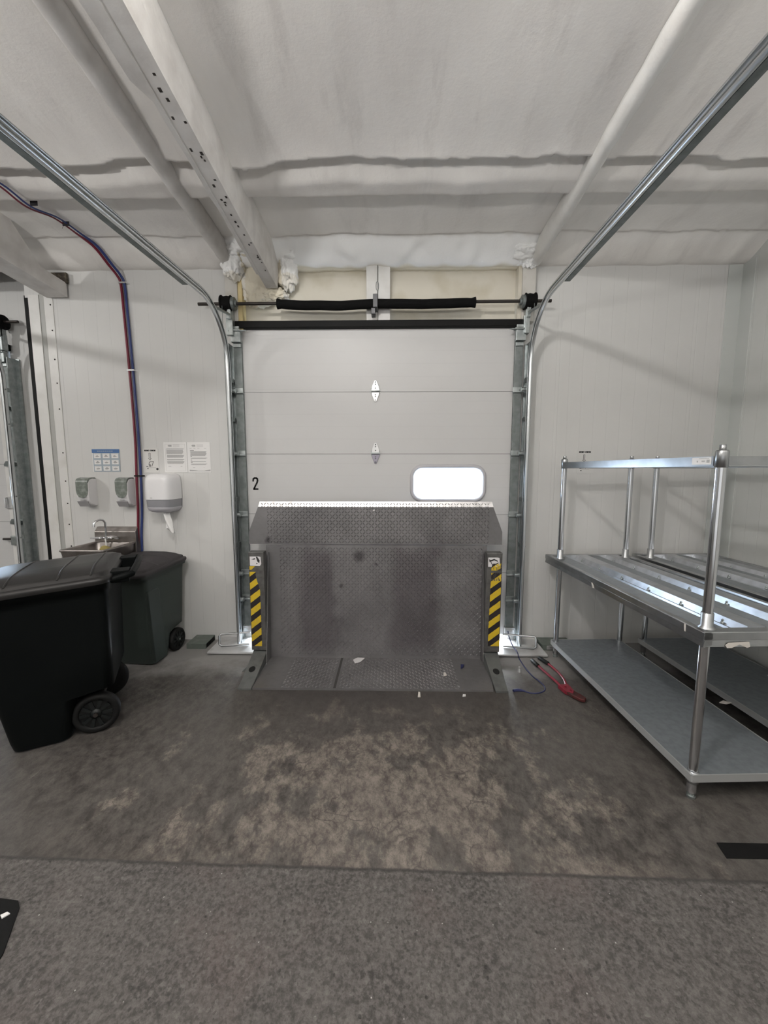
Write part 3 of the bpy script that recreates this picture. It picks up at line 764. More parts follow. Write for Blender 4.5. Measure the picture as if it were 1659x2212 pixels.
# legs with hazard tape and sloping feet
def leg(xa, xb, fa, fb, side):
    lg = MB().box((xa, 3.0, .115), (xb, 3.07, .925)).build('leg', LEGM, lev, .004)
    # tape, cut out polygon by polygon along the diagonal
    Yt = 2.9985; w = xb-xa; per = .1075
    tx0, tx1 = (xa+.006, xa+.082) if side < 0 else (xa+.028, xb-.006)
    z0, z1 = (.150, .765) if side < 0 else (.165, .84)
    yel = MB()
    ns = 320
    def edge(z):
        if side < 0:
            k = .050+.030*smooth(.74, .60, z) if z > .6 else .080
            return tx0, tx0+k+.003*n2(z*60, 1)
        return tx0+.010*max(0, min(1, (z-.3)/.5))+.003*n2(z*50, 2), tx1
    zz = z0; dz = (z1-z0)/ns
    for i in range(ns):
        za, zb = z0+i*dz, z0+(i+1)*dz
        if side > 0 and .765 < za < .785: continue
        a, b = edge((za+zb)/2); m = 30
        for k in range(m):
            x0, x1 = a+(b-a)*k/m, a+(b-a)*(k+1)/m
            # slanted cells so that stripe edges stay straight
            sl = .78
            g = lambda x, z: z-sl*(x-tx0)
            ph = ((((za+zb)/2)-sl*((x0+x1)/2-tx0)+ (.028 if side < 0 else .012)) / per) % 1
            worn = side > 0 and za > .70 and n2(x0*160, za*25, 3) > .12
            if worn: continue
            yel.add([(x0, Yt, za), (x1, Yt, za), (x1, Yt, zb), (x0, Yt, zb)], [(0, 1, 2, 3)], 0 if ph < .52 else 1)
    yel.v and yel.build('hazard_tape', [YEL, BLK], lg, recalc=False)
    # torn white sticker near the top
    sx0, sx1 = xa+.012, xb-.020
    st = MB().prism([(sx0, .815), (sx1-.012, .812), (sx1, .83), (sx1-.004, .885), (sx1-.02, .889), (sx0, .888)], onback(3.0), 0, .0012).build('warning_sticker', STICK, lg)
    d = MB(); f = onback(2.9988); m = (sx0+sx1)/2
    if side < 0:
        d.prism([(m+.004, .888), (m+.016, .886), (m+.034, .858), (m+.030, .835), (m+.014, .850)], f, 0, .0006).prism([(sx0+.012, .866), (m-.004, .876), (m, .868), (m-.012, .864)], f, 0, .0006).prism([(m+.006, .835), (m+.012, .840), (m+.016, .832), (m+.008, .826)], f, 0, .0006)
    else:
        d.prism([(sx0+.006, .876), (sx0+.02, .868), (m, .879), (m+.03, .862), (m+.03, .855), (m, .866), (m-.02, .858), (sx0+.010, .850)], f, 0, .0006).prism([(m+.008, .835), (m+.032, .850), (m+.036, .846), (m+.02, .832)], f, 0, .0006).prism([(m-.028, .85), (m-.018, .85), (m-.020, .836)], f, 0, .0006)
    d.build('smudge', INK, st)
    if side < 0: MB().prism([(sx0-.004, .810), (sx0+.040, .810), (sx0+.008, .780), (sx0-.006, .782)], onback(3.0), 0, .001).build('yellow_scrap', YEL, lg)
    # foot: sloping plate with side webs and a lifting hole
    fo = MB()
    top = lambda u: (fa[0]+(fa[1]-fa[0])*u, fb[0]+(fb[1]-fb[0])*u, 3.055+(2.615-3.055)*u, .112+(.012-.112)*(1-(1-u)**1.25))
    rings = []
    for i in range(13):
        x0, x1, y, z = top(i/12); rings.append([(x0, y, 0), (x0, y, z), (x1, y, z), (x1, y, 0)])
    fo.loft(rings, 0, False)
    f = fo.build('foot', FOOTM, lev, .003)
    x0, x1, y, z = top(.545)
    cx = (x0+x1)/2+(.0 if side > 0 else -.005); hole = MB()
    hole.prism([(.024*math.cos(a*PI/10), .030*math.sin(a*PI/10)) for a in range(20)], lambda a, b, t: Vector((cx+a, y+b, z+.233*b+.0012+t)), 0, .0016)
    hole.build('lifting_hole', mat('dark_void', (.004, .004, .004), .9), f)
    if side < 0: MB().prism([(-.05, 0), (-.012, .035), (.0, .05), (.02, .05), (.02, 0)], lambda a, b, t: Vector((-1.115+a, 2.90-t, .0+b)), 0, .03).build('foot_lug', FOOTM, f)
leg(-1.130, -1.008, (-1.125, -1.100), (-1.012, -1.0), -1)
leg(.749, .872, (.752, .745), (.868, .832), 1)

# ------------------------------------------------------------------ sill plates, rods, channels
def sill(label, x0, x1, s):
    t = thing('track_base_plate', label, 'base plate', ((x0+x1)/2, 3.27, 0), group=None)
    MB().box((x0, 3.135, .012), (x1, 3.46, .028)).box((x0+.02, 3.16, 0), (x1-.02, 3.44, .013), 1).build('plate', [SILL, BLACK], t, .002)
    xo = x0+.06 if s < 0 else x1-.06; xi = x1-.2 if s < 0 else x0+.18
    mb = MB().tube([(xi, 3.27, .038), (xo+s*-.02, 3.235, .036), (xo, 3.240, .05), (xo, 3.245, .12), (xo-s*.01, 3.26, .132), (xi, 3.30, .135)], .0085, 8)
    mb.build('bent_rod', STAIN, t)
sill('pale steel base plate with bent rod under the track nearest the wheeled bins', -1.565, -1.05, -1)
sill('pale steel base plate with bent rod where the blue cord comes down', .80, 1.315, 1)
single(MB().box((-1.80, 3.245, 0), (-1.63, 3.435, .050)).box((-1.635, 3.26, .006), (-1.628, 3.42, .044), 1), 'steel_channel', [GREENBOX, BLACK], 'grey-green steel channel lying along the wall beside the small bin', 'steel channel', bevel=.004)
single(MB().box((1.325, 3.275, 0), (1.60, 3.435, .050)).box((1.36, 3.268, .01), (1.43, 3.276, .045), 1), 'steel_channel', [GREENBOX, BRACK], 'grey steel channel on the floor against the wall behind the shelf leg', 'steel channel', bevel=.006)

# ------------------------------------------------------------------ wheeled bins
def make_bin(label, loc, rot, k, bodym, lidm, H, front_drop, sideribs, wx):
    t = thing('wheeled_bin', label, 'bin', loc, rot, local=True)
    def ring(x0, x1, w, r, z, n=6):
        pts = []
        for cx, cy, s in ((x1-r, w-r, 0), (x0+r, w-r, PI/2), (x0+r, -w+r, PI), (x1-r, -w+r, 1.5*PI)):
            for i in range(n+1):
                a = s+PI/2*i/n; pts.append((cx+r*math.cos(a), cy+r*math.sin(a)))
        return [Vector((x*k, y*k, z(x)*k if callable(z) else z*k)) for x, y in pts]
    rim = lambda x: H-front_drop*max(0., min(1., (.25-x)/.72))
    off = lambda d: (lambda x: rim(x)+d)
    rings = [ring(-.265, wx-.125, .255, .05, .012), ring(-.275, wx-.118, .262, .05, .06), ring(-.305, wx-.085, .275, .05, .255),
             ring(-.308, .225, .276, .05, .285), ring(-.345, .230, .292, .05, .55), ring(-.385, .235, .306, .055, off(-.20)), ring(-.405, .238, .313, .06, off(-.10)),
             ring(-.42, .242, .318, .06, off(-.055)), ring(-.455, .252, .34, .06, off(-.05)), ring(-.46, .256, .345, .06, off(0.))]
    mb = MB().loft(rings, 0, True)
    mb.build('body', bodym, t)
    lr = [ring(-.475, .258, .352, .07, off(-.022)), ring(-.48, .262, .358, .07, off(-.004)), ring(-.476, .259, .355, .07, off(.010)), ring(-.455, .250, .335, .07, off(.016)),
          ring(-.450, .248, .330, .07, off(.018)), ring(-.445, .246, .325, .07, off(.032)), ring(-.42, .238, .30, .08, off(.040)), ring(-.38, .230, .265, .09, off(.054)), ring(-.30, .225, .20, .10, off(.066)), ring(-.22, .19, .12, .08, off(.070))]
    lid = MB().loft(lr, 0, True).build('lid', lidm, t)
    mb = MB()
    for xx in (-.20, .02, .17): mb.tube([(xx*k, y*k, (rim(xx)+z)*k) for y, z in ((-.325, .030), (-.285, .046), (-.22, .062), (-.12, .069), (0, .071), (.12, .069), (.22, .062), (.285, .046))], .006*k, 8)
    mb.build('lid_rib', lidm, lid)
    # handle at the back
    zb = rim(.25)
    hx = .36 if not sideribs else .285
    mb = MB().tube([(.22*k, -.27*k, (zb-.03)*k), ((hx-.03)*k, -.275*k, (zb-.005)*k), ((hx-.005)*k, -.26*k, (zb-.0)*k), (hx*k, 0, zb*k), ((hx-.005)*k, .26*k, zb*k), ((hx-.03)*k, .275*k, (zb-.005)*k), (.22*k, .27*k, (zb-.03)*k)], .020*k, 10)
    for y in (-.2, .2): mb.box((.21*k, (y-.05)*k, (zb-.05)*k), ((hx-.02)*k, (y+.05)*k, (zb+.020)*k))
    mb.build('handle', bodym, t, .004)
    wo = .262 if sideribs else .215
    for s in (-1, 1):
        fn = lambda a, b, c: Vector((wx*k+a, s*(wo*k+c), .121*k+b))
        wh = MB().lathe([(.080*k, -.024*k), (.105*k, -.030*k), (.119*k, -.022*k), (.121*k, 0), (.119*k, .022*k), (.107*k, .032*k), (.088*k, .030*k), (.084*k, .020*k)], fn, 30).build('wheel', TYRE, t)
        mb = MB().lathe([(.084*k, .0), (.082*k, .008*k), (.03*k, .010*k), (.028*k, .030*k), (.010*k, .034*k)], fn, 24)
        for i in range(10):
            a = 2*PI*i/10; d = Vector((math.cos(a), math.sin(a))); q = Vector((-d.y, d.x))*.011*k
            pts = [d*.03*k+q*.7, d*.03*k-q*.7, d*.082*k-q, d*.082*k+q]
            mb.prism([tuple(p) for p in pts], fn, .008*k, .027*k)
        mb.build('wheel_hub', HUBM, wh)
        MB().cyl(fn(0, 0, .034*k), fn(0, 0, .040*k), .011*k, 10).build('axle_cap', GALV, wh)
    MB().cyl((wx*k, -.26*k, .121*k), (wx*k, .26*k, .121*k), .012*k, 10).build('axle', DARKST, t)
    MB().prism([(-.285, .29), (.205, .29), (wx-.05, .19), (wx-.11, .19)], lambda x, z, tt: Vector((x*k, tt, z*k)), -.15*k, .15*k).build('wheel_well', bodym, t)
    if sideribs:
        for s in (-1, 1):
            def sw(x, z, tt): return Vector((x*k, s*((.262+(z-.06)*.060)*k+tt), z*k))
            mb = MB()
            poly = [(-.262, .03), (-.37, .78), (-.365, .80), (-.225, .80), (-.205, .78), (-.085, .03)]
            mb.prism(poly, sw, -.02, .010)
            mb.build('side_rib', bodym, t, .006, 3)
    return t
make_bin('large black wheeled bin with spoked wheel in front of the sink', (-1.985, 2.30, 0), math.radians(28.5), 1.0, BINM, LIDM, .955, .045, False, .125)
make_bin('smaller dark green-grey wheeled bin standing against the wall under the towel dispenser', (-2.095, 3.175, 0), math.radians(86), .80, BIN2, LID2, 1.0, .02, True, .10)

# ------------------------------------------------------------------ steel tables with overshelf frame
def table(label):
    t = thing('steel_rack', label, 'rack', (1.396, 1.69, 0), math.radians(2.45), local=True, group=None)
    Lg, W, zt = 1.62, .69, .85
    # local x = across (towards the wall on the right), local y = along
    rim = MB()
    pr = [(0, zt-.004), (.004, zt), (.032, zt), (.036, zt-.010), (.040, zt-.010), (.040, zt-.06), (.006, zt-.072), (.0, zt-.068), (.004, zt-.040), (0, zt-.036)]
    rim.prism(pr, lambda a, z, tt: Vector((a, tt, z)), 0, Lg)
    rim.prism(pr, lambda a, z, tt: Vector((W-a, tt, z)), 0, Lg)
    pe = [(0, zt-.003), (.003, zt), (.05, zt), (.05, zt-.06), (.006, zt-.072), (0, zt-.068), (.006, zt-.04), (0, zt-.036)]
    rim.prism(pe, lambda a, z, tt: Vector((tt, a, z)), .002, W-.002)
    rim.prism(pe, lambda a, z, tt: Vector((tt, Lg-a, z)), .002, W-.002)
    r = rim.build('top_frame', STAIN, t)
    # slatted top: one flat strip and two raised hat-section slats with bolts
    MB().box((.036, .05, zt-.018), (.150, Lg-.05, zt-.008)).build('slat', SHELFM, t, .002)
    for v0, wv in ((.205, .135), (.465, .135)):
        pf = [(0, zt-.060), (.017, zt-.028), (.026, zt-.028), (.042, zt+.004), (wv-.01, zt+.004), (wv, zt-.06)]
        sl = MB().prism(pf, lambda a, z, tt: Vector((v0+a, tt, z)), .05, Lg-.05).build('slat', SLAT, t)
        for y in (.16, .42, .68, .94, 1.2, 1.45): MB().ball((v0+.022, y, zt-.022), (.006, .009, .008), 1, 0, 1, 0, 2).ball((v0+.034, y+.010, zt-.014), (.005, .008, .008), 1, 0, 1, 0, 2).build('bolt', GALV, sl)
    MB().box((.345, .05, zt-.030), (.455, Lg-.05, zt-.014)).box((.605, .05, zt-.03), (W-.04, Lg-.05, zt-.014)).build('slat', SHELFM, t)
    for y in (.4, 1.2): MB().box((.04, y-.02, zt-.085), (W-.04, y+.02, zt-.058)).build('cross_rail', GALVD, t)
    # legs, posts
    for v in (.056, .60):
        for y in (.055, 1.475):
            lg = MB().cyl((v, y, .03), (v, y, zt-.058), .0205, 20).build('leg', CHROME, t)
            mb = MB().cyl((v, y, .0), (v, y, .012), .017, 16, r2=.020).cyl((v, y, .012), (v, y, .045), .014, 14)
            mb.build('foot', GALV, lg)
            mb = MB().tube([(v, y, .078), (v, y, .082), (v, y, .135), (v, y, .138)], [.022, .026, .026, .022], 20)
            mb.build('shelf_collar', STAIN, lg)
            ps = MB().cyl((v, y, zt), (v, y, 1.60), .0205, 20).build('post', CHROME, t)
            MB().tube([(v, y, zt-.004), (v, y, zt+.004), (v, y, zt+.012), (v, y, zt+.07), (v, y, zt+.072)], [.036, .034, .0245, .0245, .021], 20).build('base_socket', STAIN, ps)
            MB().tube([(v, y, 1.580), (v, y, 1.582), (v, y, 1.650), (v, y, 1.656), (v, y, 1.657), (v, y, 1.680)], [.0215, .0245, .0245, .0215, .013, .0125], 18).build('top_socket', STAIN, ps)
    zr0, zr1 = 1.588, 1.630
    for v in (.056, .60):
        s = -1 if v < .3 else 1
        MB().box((v+s*.018-.002, .075, zr0), (v+s*.018+.002, 1.46, zr1)).box((v-.016, .075, zr0-.003), (v+.016, 1.46, zr0)).build('top_rail', STAIN, t)
    for y in (.055, 1.475):
        MB().box((.075, y-.014, zr0), (.585, y-.010, zr1)).cyl((.075, y-.014, zr0-.002), (.585, y-.014, zr0-.002), .004, 8).build('end_rail', STAIN, t)
    # lower shelf
    ls = MB().box((.030, .03, .128), (.605, 1.50, .136)).build('lower_shelf', SHELFM, t)
    mb = MB().box((.024, .03, .100), (.030, 1.50, .138)).box((.605, .03, .100), (.611, 1.50, .138)).box((.03, .024, .100), (.605, .030, .138)).box((.03, 1.50, .1), (.605, 1.506, .138))
    mb.build('shelf_edge', mat('pale_shelf_edge', (.50, .51, .51), .4, .5), ls)
    return t
tb = table('stainless steel slatted rack whose long side faces the dock plate')
fn = lambda u, z, tt: Vector((.0355-tt, .16+u*1., z))
mb = MB().box((.0345, .085, 1.594), (.036, .19, 1.626)); mb.box((.0340, .092, 1.602), (.0346, .108, 1.616), 1).box((.0340, .118, 1.606), (.0346, .135, 1.612), 1).box((.0340, .155, 1.604), (.0346, .162, 1.612), 1).box((.0340, .095, 1.620), (.0346, .15, 1.6225), 1)
mb.build('maker_label', [PAPER, INKG], tb)
t2 = copy_tree(tb)
for o in list(t2.children):
    if o.name.startswith('maker_label'): bpy.data.objects.remove(o)
t2.location = (2.155, 1.73, 0); t2['label'] = 'stainless steel slatted rack pushed against the side wall, behind the first rack'
# paper scraps on the table edge
def scrap(name, pts, fn, label, t=.002):
    return single(MB().prism(pts, fn, 0, t), name, CARD, label, 'paper scrap')
RT = Matrix.Rotation(math.radians(2.45), 3, 'Z'); T0 = Vector((1.396, 1.69, 0))
edge = lambda a, z, tt: RT @ Vector((a, -.002-tt, z)) + T0
side = lambda a, z, tt: RT @ Vector((-.002-tt, a, z)) + T0
scrap('tape_scrap', [(.098, .790), (.112, .802), (.205, .806), (.212, .782), (.198, .778), (.162, .794), (.128, .778), (.106, .778)], edge, 'torn off-white tape scrap on the short edge of the rack')
scrap('tape_scrap', [(.100, .848), (.112, .848), (.106, .812), (.098, .812)], side, 'thin white tape strip over the rack edge near its corner post', .001)
scrap('tape_scrap', [(.86, .785), (.885, .782), (.90, .812), (.885, .818)], side, 'pale paper bit stuck under the long edge of the rack', .001)

# ------------------------------------------------------------------ wall things, left side
def hoses():
    def run(name, m, dx, label):
        o = .016
        xs = lambda z: -2.262 + (.02 if z < 3.1 else 0)
        cz = lambda y: zc(-2.36, y)-.03
        pts = [(-2.36+dx, 1.7, cz(1.7)), (-2.36+dx, 2.1, cz(2.1)), (-2.36+dx, 2.36, cz(2.36)-.012), (-2.36+dx, 2.52, cz(2.52)-.012), (-2.355+dx, 2.68, cz(2.6)-.006), (-2.36+dx, 2.90, cz(2.90)), (-2.35+dx, 3.08, cz(3.08)), (-2.325+dx, 3.22, cz(3.2)-.01), (-2.295+dx, 3.33, 3.235), (-2.275+dx, 3.40, 3.18), (-2.266+dx, YB-o, 3.12),
               (-2.257+dx, YB-o, 2.9), (-2.248+dx, YB-o, 2.6), (-2.243+dx, YB-o, 2.42), (-2.236+dx, YB-o, 2.1), (-2.234+dx, YB-o, 1.8), (-2.240+dx*1.25, YB-o, 1.52), (-2.250+dx*1.15, YB-o, 1.2), (-2.268+dx, YB-o, .95), (-2.275+dx, YB-o, .55), (-2.275+dx, YB-o, .30)]
        # smooth through the points
        q = []
        P = [Vector(p) for p in pts]
        for i in range(len(P)-1):
            a, b, c, d = P[max(i-1, 0)], P[i], P[i+1], P[min(i+2, len(P)-1)]
            for k in range(6):
                u = k/6; q.append(.5*((2*b)+(c-a)*u+(2*a-5*b+4*c-d)*u*u+(3*b-a-3*c+d)*u**3))
        q.append(P[-1])
        return single(MB().tube(q, [.0055 if p.y < 3.02 else (.0055+.0045*smooth(3.02, 3.2, p.y)) for p in q], 10), name, m, label, 'hose')
    run('water_hose', RED, -.0155, 'dark red hose running down the wall from the ceiling')
    run('water_hose', BLUE, .0155, 'blue hose running down the wall beside the red one')
    for z, x, m, lab in ((3.135, -2.264, BRACK, 'small steel clip holding both hoses near the ceiling'), (2.423, -2.243, BRACK, 'small steel clip holding both hoses halfway up the wall'), (1.517, -2.242, BLACK, 'black clip holding both hoses beside the towel dispenser')):
        mb = MB().box((x-.045, YB-.004, z-.006), (x+.048, YB, z+.006)).box((x-.030, YB-.029, z-.006), (x+.032, YB-.0265, z+.006)).box((x-.032, YB-.029, z-.006), (x-.029, YB, z+.006)).box((x+.03, YB-.029, z-.006), (x+.033, YB, z+.006))
        single(mb, 'hose_clip', m, lab, 'clip')
    for p, lab in (((-2.36, 2.40, 3.295), 'wire tie with loose ends on the ceiling run, far from the bend'), ((-2.355, 2.72, 3.24), 'wire tie on the ceiling run under the cross ridge'), ((-2.35, 2.97, 3.305), 'wire tie on the ceiling run just before the hoses bend down')):
        p = (p[0], p[1], zc(-2.36, p[1])-.032)
        mb = MB().box((p[0]-.024, p[1]-.002, p[2]-.009), (p[0]+.024, p[1]+.002, p[2]+.02)).tube([(p[0]-.02, p[1], p[2]-.008), (p[0]-.038, p[1]+.01, p[2]-.02)], .0012, 6)
        single(mb, 'wire_tie', WIRE, lab, 'clip')
hoses()

def soap(x, label):
    t = thing('soap_dispenser', label, 'soap dispenser', (x, YB, 1.37))
    w = .054
    prof = [(0, .126), (-.05, .128), (-.082, .118), (-.100, .095), (-.104, .02), (-.103, -.030), (-.092, -.064), (-.075, -.100), (-.03, -.118), (0, -.118)]
    n = len(prof); mb = MB()
    def q(s, e): return [Vector((x+s*(w-.007*(1-e)), YB+a*(1-.05*e), 1.37+b*(1-.05*e))) for a, b in prof]
    mb.loft([q(-1, 1), q(-1, 0), q(1, 0), q(1, 1)], 0, False)
    body = mb.build('body', DISPW, t, .004)
    # smoky window over the upper front
    win = [(-.052, .095), (-.052, .02), (-.046, -.012), (-.030, -.036), (0, -.045), (.030, -.036), (.046, -.012), (.052, .02), (.052, .095)]
    wm = MB().prism(win, lambda a, b, tt: Vector((x+a, YB-.1035-tt, 1.37+b)), 0, .004)
    tp = [(-.1075, .095), (-.104, .108), (-.095, .120), (-.083, .128), (-.05, .134), (-.012, .133)]
    rg = [[Vector((x+sx*.052, YB+a, 1.37+b)), Vector((x+sx*.050, YB+a*.93, 1.37+b-.008))] for sx in (1,) for a, b in tp]
    L_ = [[Vector((x-.052, YB+a, 1.37+b)), Vector((x+.052, YB+a, 1.37+b)), Vector((x+.052, YB+a+.012, 1.37+b-.012)), Vector((x-.052, YB+a+.012, 1.37+b-.012))] for a, b in tp]
    wm.loft(L_, 0, False)
    wm.build('window', DISPT, t)
    MB().prism([(-.050, -.072), (.050, -.072), (.044, -.120), (-.044, -.120)], lambda a, b, tt: Vector((x+a, YB-.103+(-.072-b)*.5-tt, 1.37+b)), 0, .007).build('push_bar', DISPV, t, .002)
    MB().prism([(-.022, -.058), (.022, -.056), (.022, -.063), (-.022, -.065)], lambda a, b, tt: Vector((x+a, YB-.1005-tt, 1.37+b)), 0, .003).build('print', INKG, t)
soap(-2.690, 'white soap dispenser with smoky window at the edge of the wall, above the sink')
soap(-2.344, 'white soap dispenser with smoky window just beside the red hose')

t = thing('towel_dispenser', 'white rounded paper towel dispenser with a towel hanging out', 'towel dispenser', (-1.985, YB, 1.38))
def dring(z, ins, dep):
    pts = []; a, d = .122-ins, dep-ins
    for i in range(21):
        an = PI*i/20; c, s = math.cos(an), math.sin(an)
        pts.append(Vector((-1.988+a*math.copysign(abs(c)**.45, c), YB-.02-(d-.02)*abs(s)**.5, z)))
    return pts + [Vector((-1.988-a, YB, z)), Vector((-1.988+a, YB, z))]
up_ = [dring(z, i, .20) for z, i in ((1.318, .0), (1.34, -.001), (1.45, 0), (1.495, .004), (1.520, .014), (1.533, .030), (1.537, .05))]
MB().loft(up_, 0, True).build('cover', DISPW, t)
lo = [dring(z, i, .195) for z, i in ((1.205, .06), (1.213, .035), (1.228, .018), (1.255, .006), (1.317, .002))]
MB().loft(lo, 0, True).build('lower_window', DISPG, t)
MB().loft([dring(z, i, .198) for z, i in ((1.203, .06), (1.211, .034), (1.226, .017), (1.250, .004), (1.252, .004))], 0, True).build('base_rim', mat('pale_lilac_plastic', (.55, .54, .58), .25), t)
MB().box((-2.035, YB-.2012, 1.331), (-2.018, YB-.199, 1.337)).build('mark', INKG, t)
tw = MB(); rows = []
for i in range(14):
    u = i/13; z = 1.205-u*.165; w = .022+.016*u
    rows.append([Vector((-1.955+.035*u+w*math.cos(a)*1. , YB-.12+.018*math.sin(a*2+u*3)-.01*u, z - .02*u*math.cos(a))) for a in [PI*k/8 for k in range(9)]])
tw.loft(rows, 0, True, (False, False), closed=False)
o = tw.build('paper_towel', PAPER, t); so = o.modifiers.new('thick', 'SOLIDIFY'); so.thickness = .0015

# notices
def sheet(name, x0, x1, z0, z1, label, cat, draw, paper=PAPER, mats=None, tilt=0.):
    mb = MB().box((x0, YB-.003, z0), (x1, YB-.0008, z1)); draw(mb, x0, x1, z0, z1, onback(YB-.003))
    return single(mb, name, [paper]+(mats or [INK, INKG, INKL]), label, cat)
def R(mb, f, a, b, c, d, mi, h=.0006): mb.prism([(a, c), (b, c), (b, d), (a, d)], f, 0, h, mi)
def poster(mb, x0, x1, z0, z1, f):
    R(mb, f, x0, x1, z1-.034, z1, 1)
    R(mb, f, x0+.008, x1, z0, z1-.034, 2, .0004)
    cw = (x1-x0-.01)/3; ch = (z1-.034-z0)/3
    for i in range(3):
        for j in range(3):
            a, c = x0+.016+i*cw, z0+.010+j*ch
            R(mb, f, a, a+cw-.018, c, c+ch-.014, 0, .0009)
            m = .5*(cw-.018)
            mb.prism([(a+m-.018, c+.016+.004*(i == 2)), (a+m, c+.026+.006*((i+j) % 2)), (a+m+.020, c+.020-.003*j), (a+m+.012, c+.012), (a+m-.010, c+.010)], f, 0, .0013, 3)
            R(mb, f, a+.006, a+cw-.024, c+ch-.020, c+ch-.018, 3, .0013)
    for k in range(8): R(mb, f, x0+.05+k*.018, x0+.062+k*.018, z1-.021, z1-.014, 2, .001)
sheet('hand_washing_poster', -2.655, -2.408, 1.553, 1.752, 'blue and white hand-washing poster with nine pictures above the sink', 'poster', poster, PAPER, [PBLUE, PGREY, INKG])
def doc1(mb, x0, x1, z0, z1, f):
    for a, b, c, d in ((x0+.014, x1-.014, z1-.018, z1-.0165), (x0+.014, x1-.014, z0+.012, z0+.0135), (x0+.014, x0+.0155, z0+.012, z1-.0165), (x1-.0155, x1-.014, z0+.012, z1-.0165)): R(mb, f, a, b, c, d, 3)
    header(mb, x0, x1, z1, f)
    R(mb, f, x0+.025, x1-.025, z1-.056, z1-.052, 2)
    para(mb, x0+.022, x1-.028, z1-.064, 7, f); para(mb, x0+.026, x1-.024, z1-.112, 4, f); para(mb, x0+.026, x1-.024, z1-.148, 2, f); para(mb, x0+.026, x1-.024, z1-.166, 4, f)
    R(mb, f, x0+.035, x0+.060, z1-.212, z1-.209, 2); R(mb, f, x1-.06, x1-.045, z1-.212, z1-.209, 2)
def header(mb, x0, x1, z1, f):
    mb.prism([(x0+.038, z1-.030), (x0+.046, z1-.022), (x0+.072, z1-.022), (x0+.072, z1-.038), (x0+.046, z1-.038)], f, 0, .0006, 2)
    for k in range(4): R(mb, f, x0+.084, x0+.142, z1-.022-k*.006, z1-.0195-k*.006, 3)
def para(mb, a, b, z, n, f):
    for k in range(n): R(mb, f, a+.003*((k*7) % 2), b-(.012 if k == n-1 else .003*((k*5) % 3)), z-k*.0058-.0042, z-k*.0058, 2)
def doc2(mb, x0, x1, z0, z1, f):
    header(mb, x0, x1, z1, f)
    for a in (.02, .055, .09, .15): R(mb, f, x0+a, x0+a+.018, z1-.055, z1-.051, 3)
    R(mb, f, x0+.024, x0+.058, z1-.073, z1-.069, 1)
    para(mb, x0+.024, x1-.034, z1-.080, 7, f); R(mb, f, x0+.026, x0+.038, z1-.127, z1-.123, 1)
    para(mb, x0+.026, x1-.03, z1-.135, 2, f); R(mb, f, x0+.026, x0+.038, z1-.157, z1-.153, 1); para(mb, x0+.026, x1-.03, z1-.166, 1, f)
    R(mb, f, x0+.026, x0+.042, z1-.178, z1-.174, 1); para(mb, x0+.026, x1-.032, z1-.188, 2, f)
    R(mb, f, x0+.042, x0+.062, z1-.224, z1-.220, 2); R(mb, f, x0+.135, x0+.15, z1-.222, z1-.220, 3)
    mb.prism([(x0+.012, z0+.012), (x0+.012, z0+.024), (x0+.09, z0+.016), (x1-.06, z0+.016), (x1-.006, z0+.026), (x1-.006, z0+.012)], f, 0, .0006, 2)
sheet('printed_notice', -2.010, -1.806, 1.549, 1.812, 'printed paper notice with a thin border line, nearer the towel dispenser', 'notice', doc1)
sheet('printed_notice', -1.799, -1.596, 1.547, 1.812, 'printed paper notice with a dark wavy footer, beside the door track', 'notice', doc2)
def drawn(digits):
    def d(mb, x0, x1, z0, z1, f):
        R(mb, f, x0+.016, x0+.062, z1-.024, z1-.010, 1); R(mb, f, x0+.069, x0+.116, z1-.024, z1-.010, 1)
        for k in range(4): R(mb, f, x0+.030+k*.022, x0+.036+k*.022, z1-.020, z1-.014, 2, .001)
        cx = x0+.062
        arrow = [(cx-.006, z1-.040), (cx+.006, z1-.040), (cx+.006, z1-.085), (cx+.013, z1-.085), (cx, z1-.100), (cx-.013, z1-.085), (cx-.006, z1-.085), (cx-.006, z1-.040)]
        mb.stroke(arrow, .0028, f, 1)
        bz = z1-.158
        if digits == '67':
            mb.stroke([(cx+.006, bz+.044), (cx-.006, bz+.040), (cx-.011, bz+.020), (cx-.008, bz+.003), (cx, bz), (cx+.004, bz+.010), (cx-.001, bz+.018), (cx-.008, bz+.012)], .0038, f, 1)
            mb.stroke([(cx+.006, bz+.044), (cx+.030, bz+.045), (cx+.022, bz+.022), (cx+.014, bz+.002)], .0038, f, 1)
        else:
            mb.stroke([(cx+.002, bz+.046), (cx-.010, bz+.030), (cx-.012, bz+.014), (cx-.006, bz), (cx, bz+.010), (cx-.002, bz+.020), (cx-.010, bz+.014)], .0036, f, 1)
            mb.stroke([(cx+.018, bz+.024), (cx+.008, bz+.036), (cx+.016, bz+.046), (cx+.024, bz+.038), (cx+.018, bz+.024), (cx+.008, bz+.012), (cx+.015, bz), (cx+.024, bz+.012), (cx+.018, bz+.024)], .003, f, 1)
        R(mb, f, x0+.026, x0+.044, z1-.160, z1-.155, 1)
        mb.stroke([(x0+.038, z1-.172), (x0+.05, z1-.168), (x0+.11, z1-.166)], .0032, f, 2)
        mb.prism([(x0+.033, z1-.176), (x0+.040, z1-.170), (x0+.045, z1-.176), (x0+.040, z1-.182)], f, 0, .0006, 1)
        if digits == '67': mb.prism([(x0+.112, z1-.178), (x0+.122, z1-.170), (x0+.134, z1-.174), (x0+.134, z1-.184), (x0+.124, z1-.192), (x0+.114, z1-.184)], f, 0, .0006, 1)
    return d
sheet('numbered_notice', -2.200, -2.062, 1.545, 1.757, 'handwritten number 67 sheet with down arrow above the towel dispenser', 'notice', drawn('67'), mat('greyish_white_paper', (.735, .725, .705), .6))
